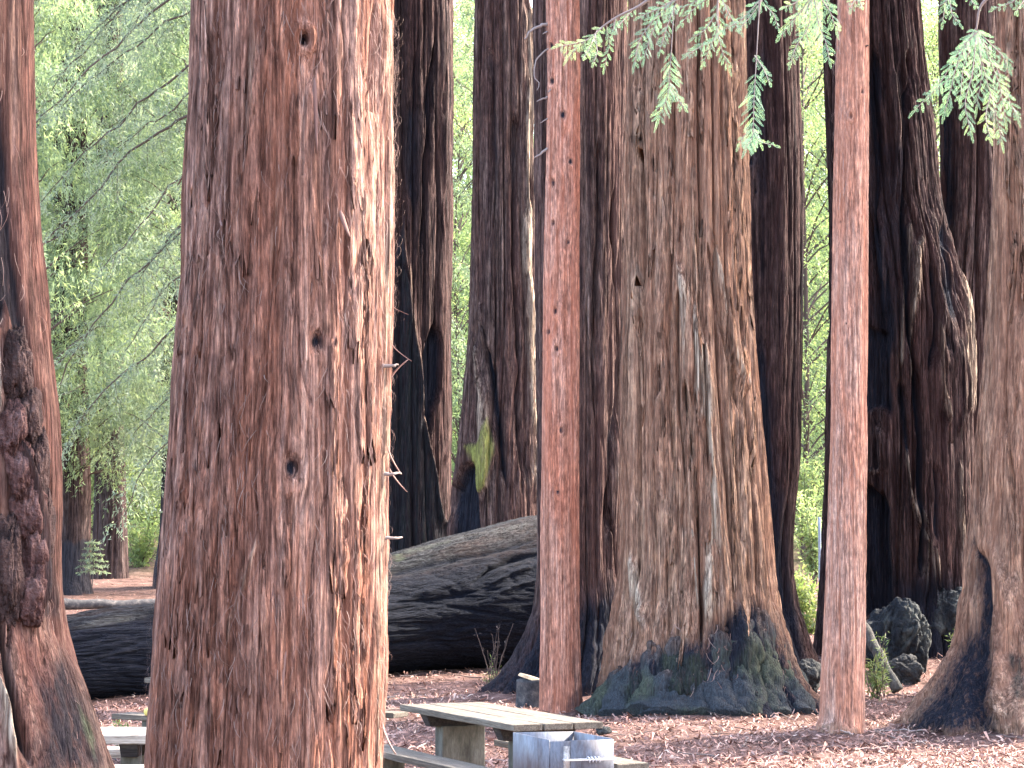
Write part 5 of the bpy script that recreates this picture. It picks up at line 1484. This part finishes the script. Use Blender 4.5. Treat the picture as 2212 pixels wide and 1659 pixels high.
    bough([(2000, -180), (1760, -120), (1640, -60), (1552, -4), (1548, 50)], [
        F_([(1552, 0), (1550, 77), (1515, 100), (1484, 119)], 22, .4), F_([(1548, 60), (1560, 110), (1574, 146)], 20, .5), F_([(1545, 30), (1525, 62), (1500, 80)], 20, .4), F_([(1530, -5), (1500, 18), (1470, 52)], 20, .35),
        F_([(1556, 50), (1535, 100), (1520, 134)], 18, .5), F_([(1520, -10), (1490, 10), (1455, 22)], 22, .4), F_([(1560, 0), (1580, 40), (1600, 70)], 16, .35)], 15.4)
    bough([(2010, -190), (1800, -110), (1690, -50), (1642, 0), (1639, 39)], [
        F_([(1642, 0), (1602, 42), (1561, 66)], 22, .4), F_([(1650, -5), (1625, 30), (1600, 60)], 18, .35), F_([(1639, 39), (1634, 129), (1629, 210), (1626, 290), (1613, 318)], 36, .5, skip=.36),
        F_([(1627, 280), (1640, 305), (1672, 314)], 16, .6), F_([(1630, 120), (1650, 150), (1662, 178)], 18, .55), F_([(1627, 278), (1604, 298), (1597, 312)], 16, .6), F_([(1650, 10), (1670, 30), (1682, 62)], 18, .4)], 15.0)
    bough([(2040, -160), (1860, -90), (1780, -40), (1752, 0), (1740, 30)], [
        F_([(1752, -6), (1725, 30), (1700, 52)], 26, .7), F_([(1755, 0), (1745, 60), (1720, 100), (1708, 135)], 24, .6), F_([(1760, 0), (1768, 50), (1785, 95), (1792, 130)], 24, .5), F_([(1770, -8), (1795, 30), (1805, 62)], 24, .55),
        F_([(1745, 10), (1740, 60), (1748, 100)], 24, .75), F_([(1735, 20), (1710, 50), (1686, 78)], 20, .6), F_([(1765, 5), (1770, 40), (1760, 80)], 24, .7), F_([(1740, -10), (1715, 8), (1695, 15)], 22, .7), F_([(1780, -10), (1790, 10), (1800, 20)], 22, .6)], 14.8)
    bough([(2160, -160), (1960, -80), (1880, -30), (1845, -6)], [F_([(1850, -8), (1842, 8), (1838, 20)], 16, .6), F_([(1845, -8), (1858, 6), (1862, 16)], 14, .6)], 14.8)
    bough([(2260, -120), (2160, -30), (2116, 20), (2109, 66)], [
        F_([(2109, 60), (2072, 110), (2030, 180), (1974, 240)], 26, .45), F_([(2109, 66), (2070, 130), (2052, 200), (2040, 245)], 26, .5), F_([(2112, 66), (2140, 95), (2168, 125), (2178, 146)], 24, .4),
        F_([(2112, 68), (2150, 140), (2180, 215), (2196, 252)], 26, .5), F_([(2110, 70), (2128, 160), (2150, 240), (2164, 306)], 28, .55), F_([(2109, 72), (2100, 160), (2085, 230), (2098, 288)], 28, .55),
        F_([(2108, 80), (2080, 150), (2075, 210)], 28, .6), F_([(2112, 80), (2120, 150), (2110, 230)], 30, .6), F_([(2090, 100), (2050, 170), (2010, 205)], 22, .5), F_([(2130, 110), (2160, 190), (2172, 260)], 26, .6),
        F_([(2140, 200), (2130, 260), (2140, 300)], 22, .85), F_([(2115, 66), (2090, 90), (2062, 125)], 22, .5)], 14.4)
    bough([(2240, -130), (2120, -60), (2060, -20), (2030, 0)], [F_([(2060, -14), (2035, 10), (2006, 22)], 18, .5), F_([(2050, -10), (2055, 25), (2072, 50)], 20, .5), F_([(2045, -10), (2040, 20), (2036, 48)], 18, .5), F_([(2090, -20), (2100, 4), (2110, 14)], 16, .5)], 14.6)
    bough([(2330, -130), (2240, -40), (2190, -10)], [F_([(2215, -20), (2185, 5), (2150, 18)], 20, .5), F_([(2220, -10), (2205, 10), (2196, 24)], 18, .6)], 14.2)


spray_tree()
# unseen trunk past the right edge, added to shade the broad ribbed trunk
xo, yo = 9.6, 32.3
t12 = thing('redwood_tree', (xo, yo, gz1(xo, yo)), 'unseen broad trunk added outside the right edge to block the sun', 'tree')
mb = MB(); zz = np.linspace(-0.3, 36, 60); mb.tube(np.stack((0 * zz, 0 * zz, zz), -1), 1.55 + 0.5 * np.exp(-zz * 0.8) - 0.012 * zz, 64, 0.2)
v_ = mb.v[0]; v_ += (0.09 * vnoise(v_[:, 0] * 4, v_[:, 1] * 4, v_[:, 2] * .3, 3))[:, None] * np.array((1, 1, 0)); mb.build('trunk', M['bark_grey'], t12, True)


# ------------------------------------------------------------------ shrubs, ferns, saplings
def plant(name, label, cat, x, y, Y, w, h, n, leaf, mat, seed, wid=0.28, up=0.5, stems=5, tn=0.5, group=None):
    """leafy plant rooted at picture (x, y): w, h in picture px"""
    g = np.random.default_rng(seed); k = Y / FPX
    b = at(x, y, Y); z0 = gz1(b[0], Y)
    z0 = z0 if abs(z0 - b[2]) < 0.6 else b[2]
    t = thing(name, (b[0], Y, min(z0, b[2])), label, cat, group)
    wd = MB(); lv = MB()
    for i in range(stems):
        e = np.array((g.normal(0, w * k * 0.30), g.normal(0, w * k * 0.25), h * k * g.uniform(0.55, 1.0)))
        P = bezier_path(np.array((g.normal(0, .03), 0, -0.04)), e, 0.05 * h * k, 8, g, 0.01)
        wd.tube(P, np.linspace(0.008, 0.003, 8) * max(1, Y / 40), 4, 0.4)
        m = n // stems; u = g.uniform(0.15, 1.05, m) * 7; j = np.clip(u.astype(int), 0, 6); fr = (u - j)[:, None]
        p = P[j] * (1 - fr) + P[j + 1] * fr
        d = g.normal(0, 1, (m, 3)) + np.array((0, 0, up)); p = p + d * leaf * 0.25
        lv.leaves(p, d, g.normal(0, .7, (m, 3)) + np.array((0, -.3, 1)), leaf * g.uniform(.5, 1.3, m), leaf * wid, np.clip(g.normal(tn, .25, m), 0, 1))
    wd.build('stems', M['dead_twig'], t, True); lv.build('leaves', mat, t)
    return t


def sapling(label, x, y, Y, h, seed, mat, tiers=6, spread=0.34):
    """small conifer with flat tiers of needles"""
    g = np.random.default_rng(seed); k = Y / FPX; H = h * k
    b = at(x, y, Y); t = thing('conifer_sapling', (b[0], Y, b[2]), label, 'sapling')
    wd = MB(); lv = MB()
    wd.tube([(0, 0, -.2), (0.02, 0, H * .5), (0, 0, H)], [0.02, 0.014, 0.004], 5, 0.3)
    for i in range(tiers):
        z = H * (0.2 + 0.75 * i / tiers); L = H * spread * (1.15 - 0.9 * i / tiers)
        for a in np.arange(0, 6.28, 1.05) + g.uniform(0, 1):
            e = np.array((math.cos(a) * L, math.sin(a) * L, z - 0.2 * L)); s = np.array((0, 0, z))
            wd.tube([s, (s + e) / 2 + np.array((0, 0, .03)), e], [0.006, 0.005, 0.003], 3, 0.3)
            m = int(60 * L + 12); u = g.uniform(.1, 1, m)[:, None]; p = s * (1 - u) + e * u
            d = (e - s)[None] / L * 0.5 + g.normal(0, .7, (m, 3)) * np.array((1, 1, .4)); lv.leaves(p, d, g.normal(0, .3, (m, 3)) + np.array((0, 0, 1)), 0.12 * g.uniform(.6, 1.2, m), 0.03, np.clip(g.normal(.5, .2, m), 0, 1))
    wd.build('stem', M['dead_twig'], t, True); lv.build('needles', mat, t)


sapling('small pale conifer sapling in front of the far dusky trunk', 200, 1250, 64.0, 95, 401, M['leaf_grey'])
plant('leafy_shrub', 'bright leafy shrub round the pale blue post', 'shrub', 1745, 1400, 48.0, 70, 150, 900, 0.16, M['shrub'], 411, stems=12, tn=.6)
plant('leafy_shrub', 'low green shrub behind the dark trunk foot, below the pale blue post', 'shrub', 1728, 1300, 56.0, 70, 100, 700, 0.16, M['shrub'], 413, stems=10, tn=.45)
plant('fern', 'wispy green fern at the foot of the pinkish slim trunk and the burl stump', 'fern', 1892, 1490, 30.5, 70, 110, 420, 0.10, M['shrub'], 415, wid=.18, stems=11, tn=.7)
plant('fern', 'tall thin sprig growing before the charred burl stump', 'fern', 1905, 1480, 31.5, 40, 150, 90, 0.08, M['shrub'], 417, wid=.15, stems=4, tn=.6)
plant('leafy_shrub', 'small green tuft beside the dark lump under the twin-stemmed tree', 'shrub', 2068, 1370, 36.3, 34, 70, 140, 0.09, M['shrub'], 419, wid=.2, stems=6, tn=.4)
plant('leafy_shrub', 'green seedling growing in front of the massive log at the left', 'shrub', 258, 1545, 24.0, 40, 60, 130, 0.06, M['shrub'], 421, stems=5, tn=.55)
plant('dry_weed', 'dry vine-like weed hanging against the dark side of the massive log', 'weed', 1065, 1440, 34.6, 70, 130, 90, 0.05, M['dead_twig'], 423, wid=.2, stems=9, tn=.2)
plant('dry_weed', 'straggly dry weed at the flared foot left of the middle slim trunk', 'weed', 1058, 1462, 33.0, 40, 60, 90, 0.06, M['shrub'], 425, wid=.2, stems=7, tn=.7)
for i, (x, y, Y, w, h) in enumerate([(300, 1240, 78, 120, 120), (250, 1215, 84, 130, 170), (330, 1180, 86, 120, 200), (160, 1140, 80, 110, 180), (1760, 1250, 70, 80, 200), (1735, 1180, 76, 80, 180)]):
    labs = ['pale green bush on the rising ground right of the far dusky trunk', 'tall leafy bush behind the far dusky trunk', 'bright bush close to the left side of the huge front trunk', 'bush hanging before the far trunk with a blackened foot',
            'yellow-green bush behind the pale blue post', 'leafy bush above the dark trunk foot, behind the pale blue post']
    plant('leafy_bush', labs[i], 'bush', x, y, Y, w, h, 1500, 0.20, M['leaf_sun'], 430 + i, stems=16, tn=.55)
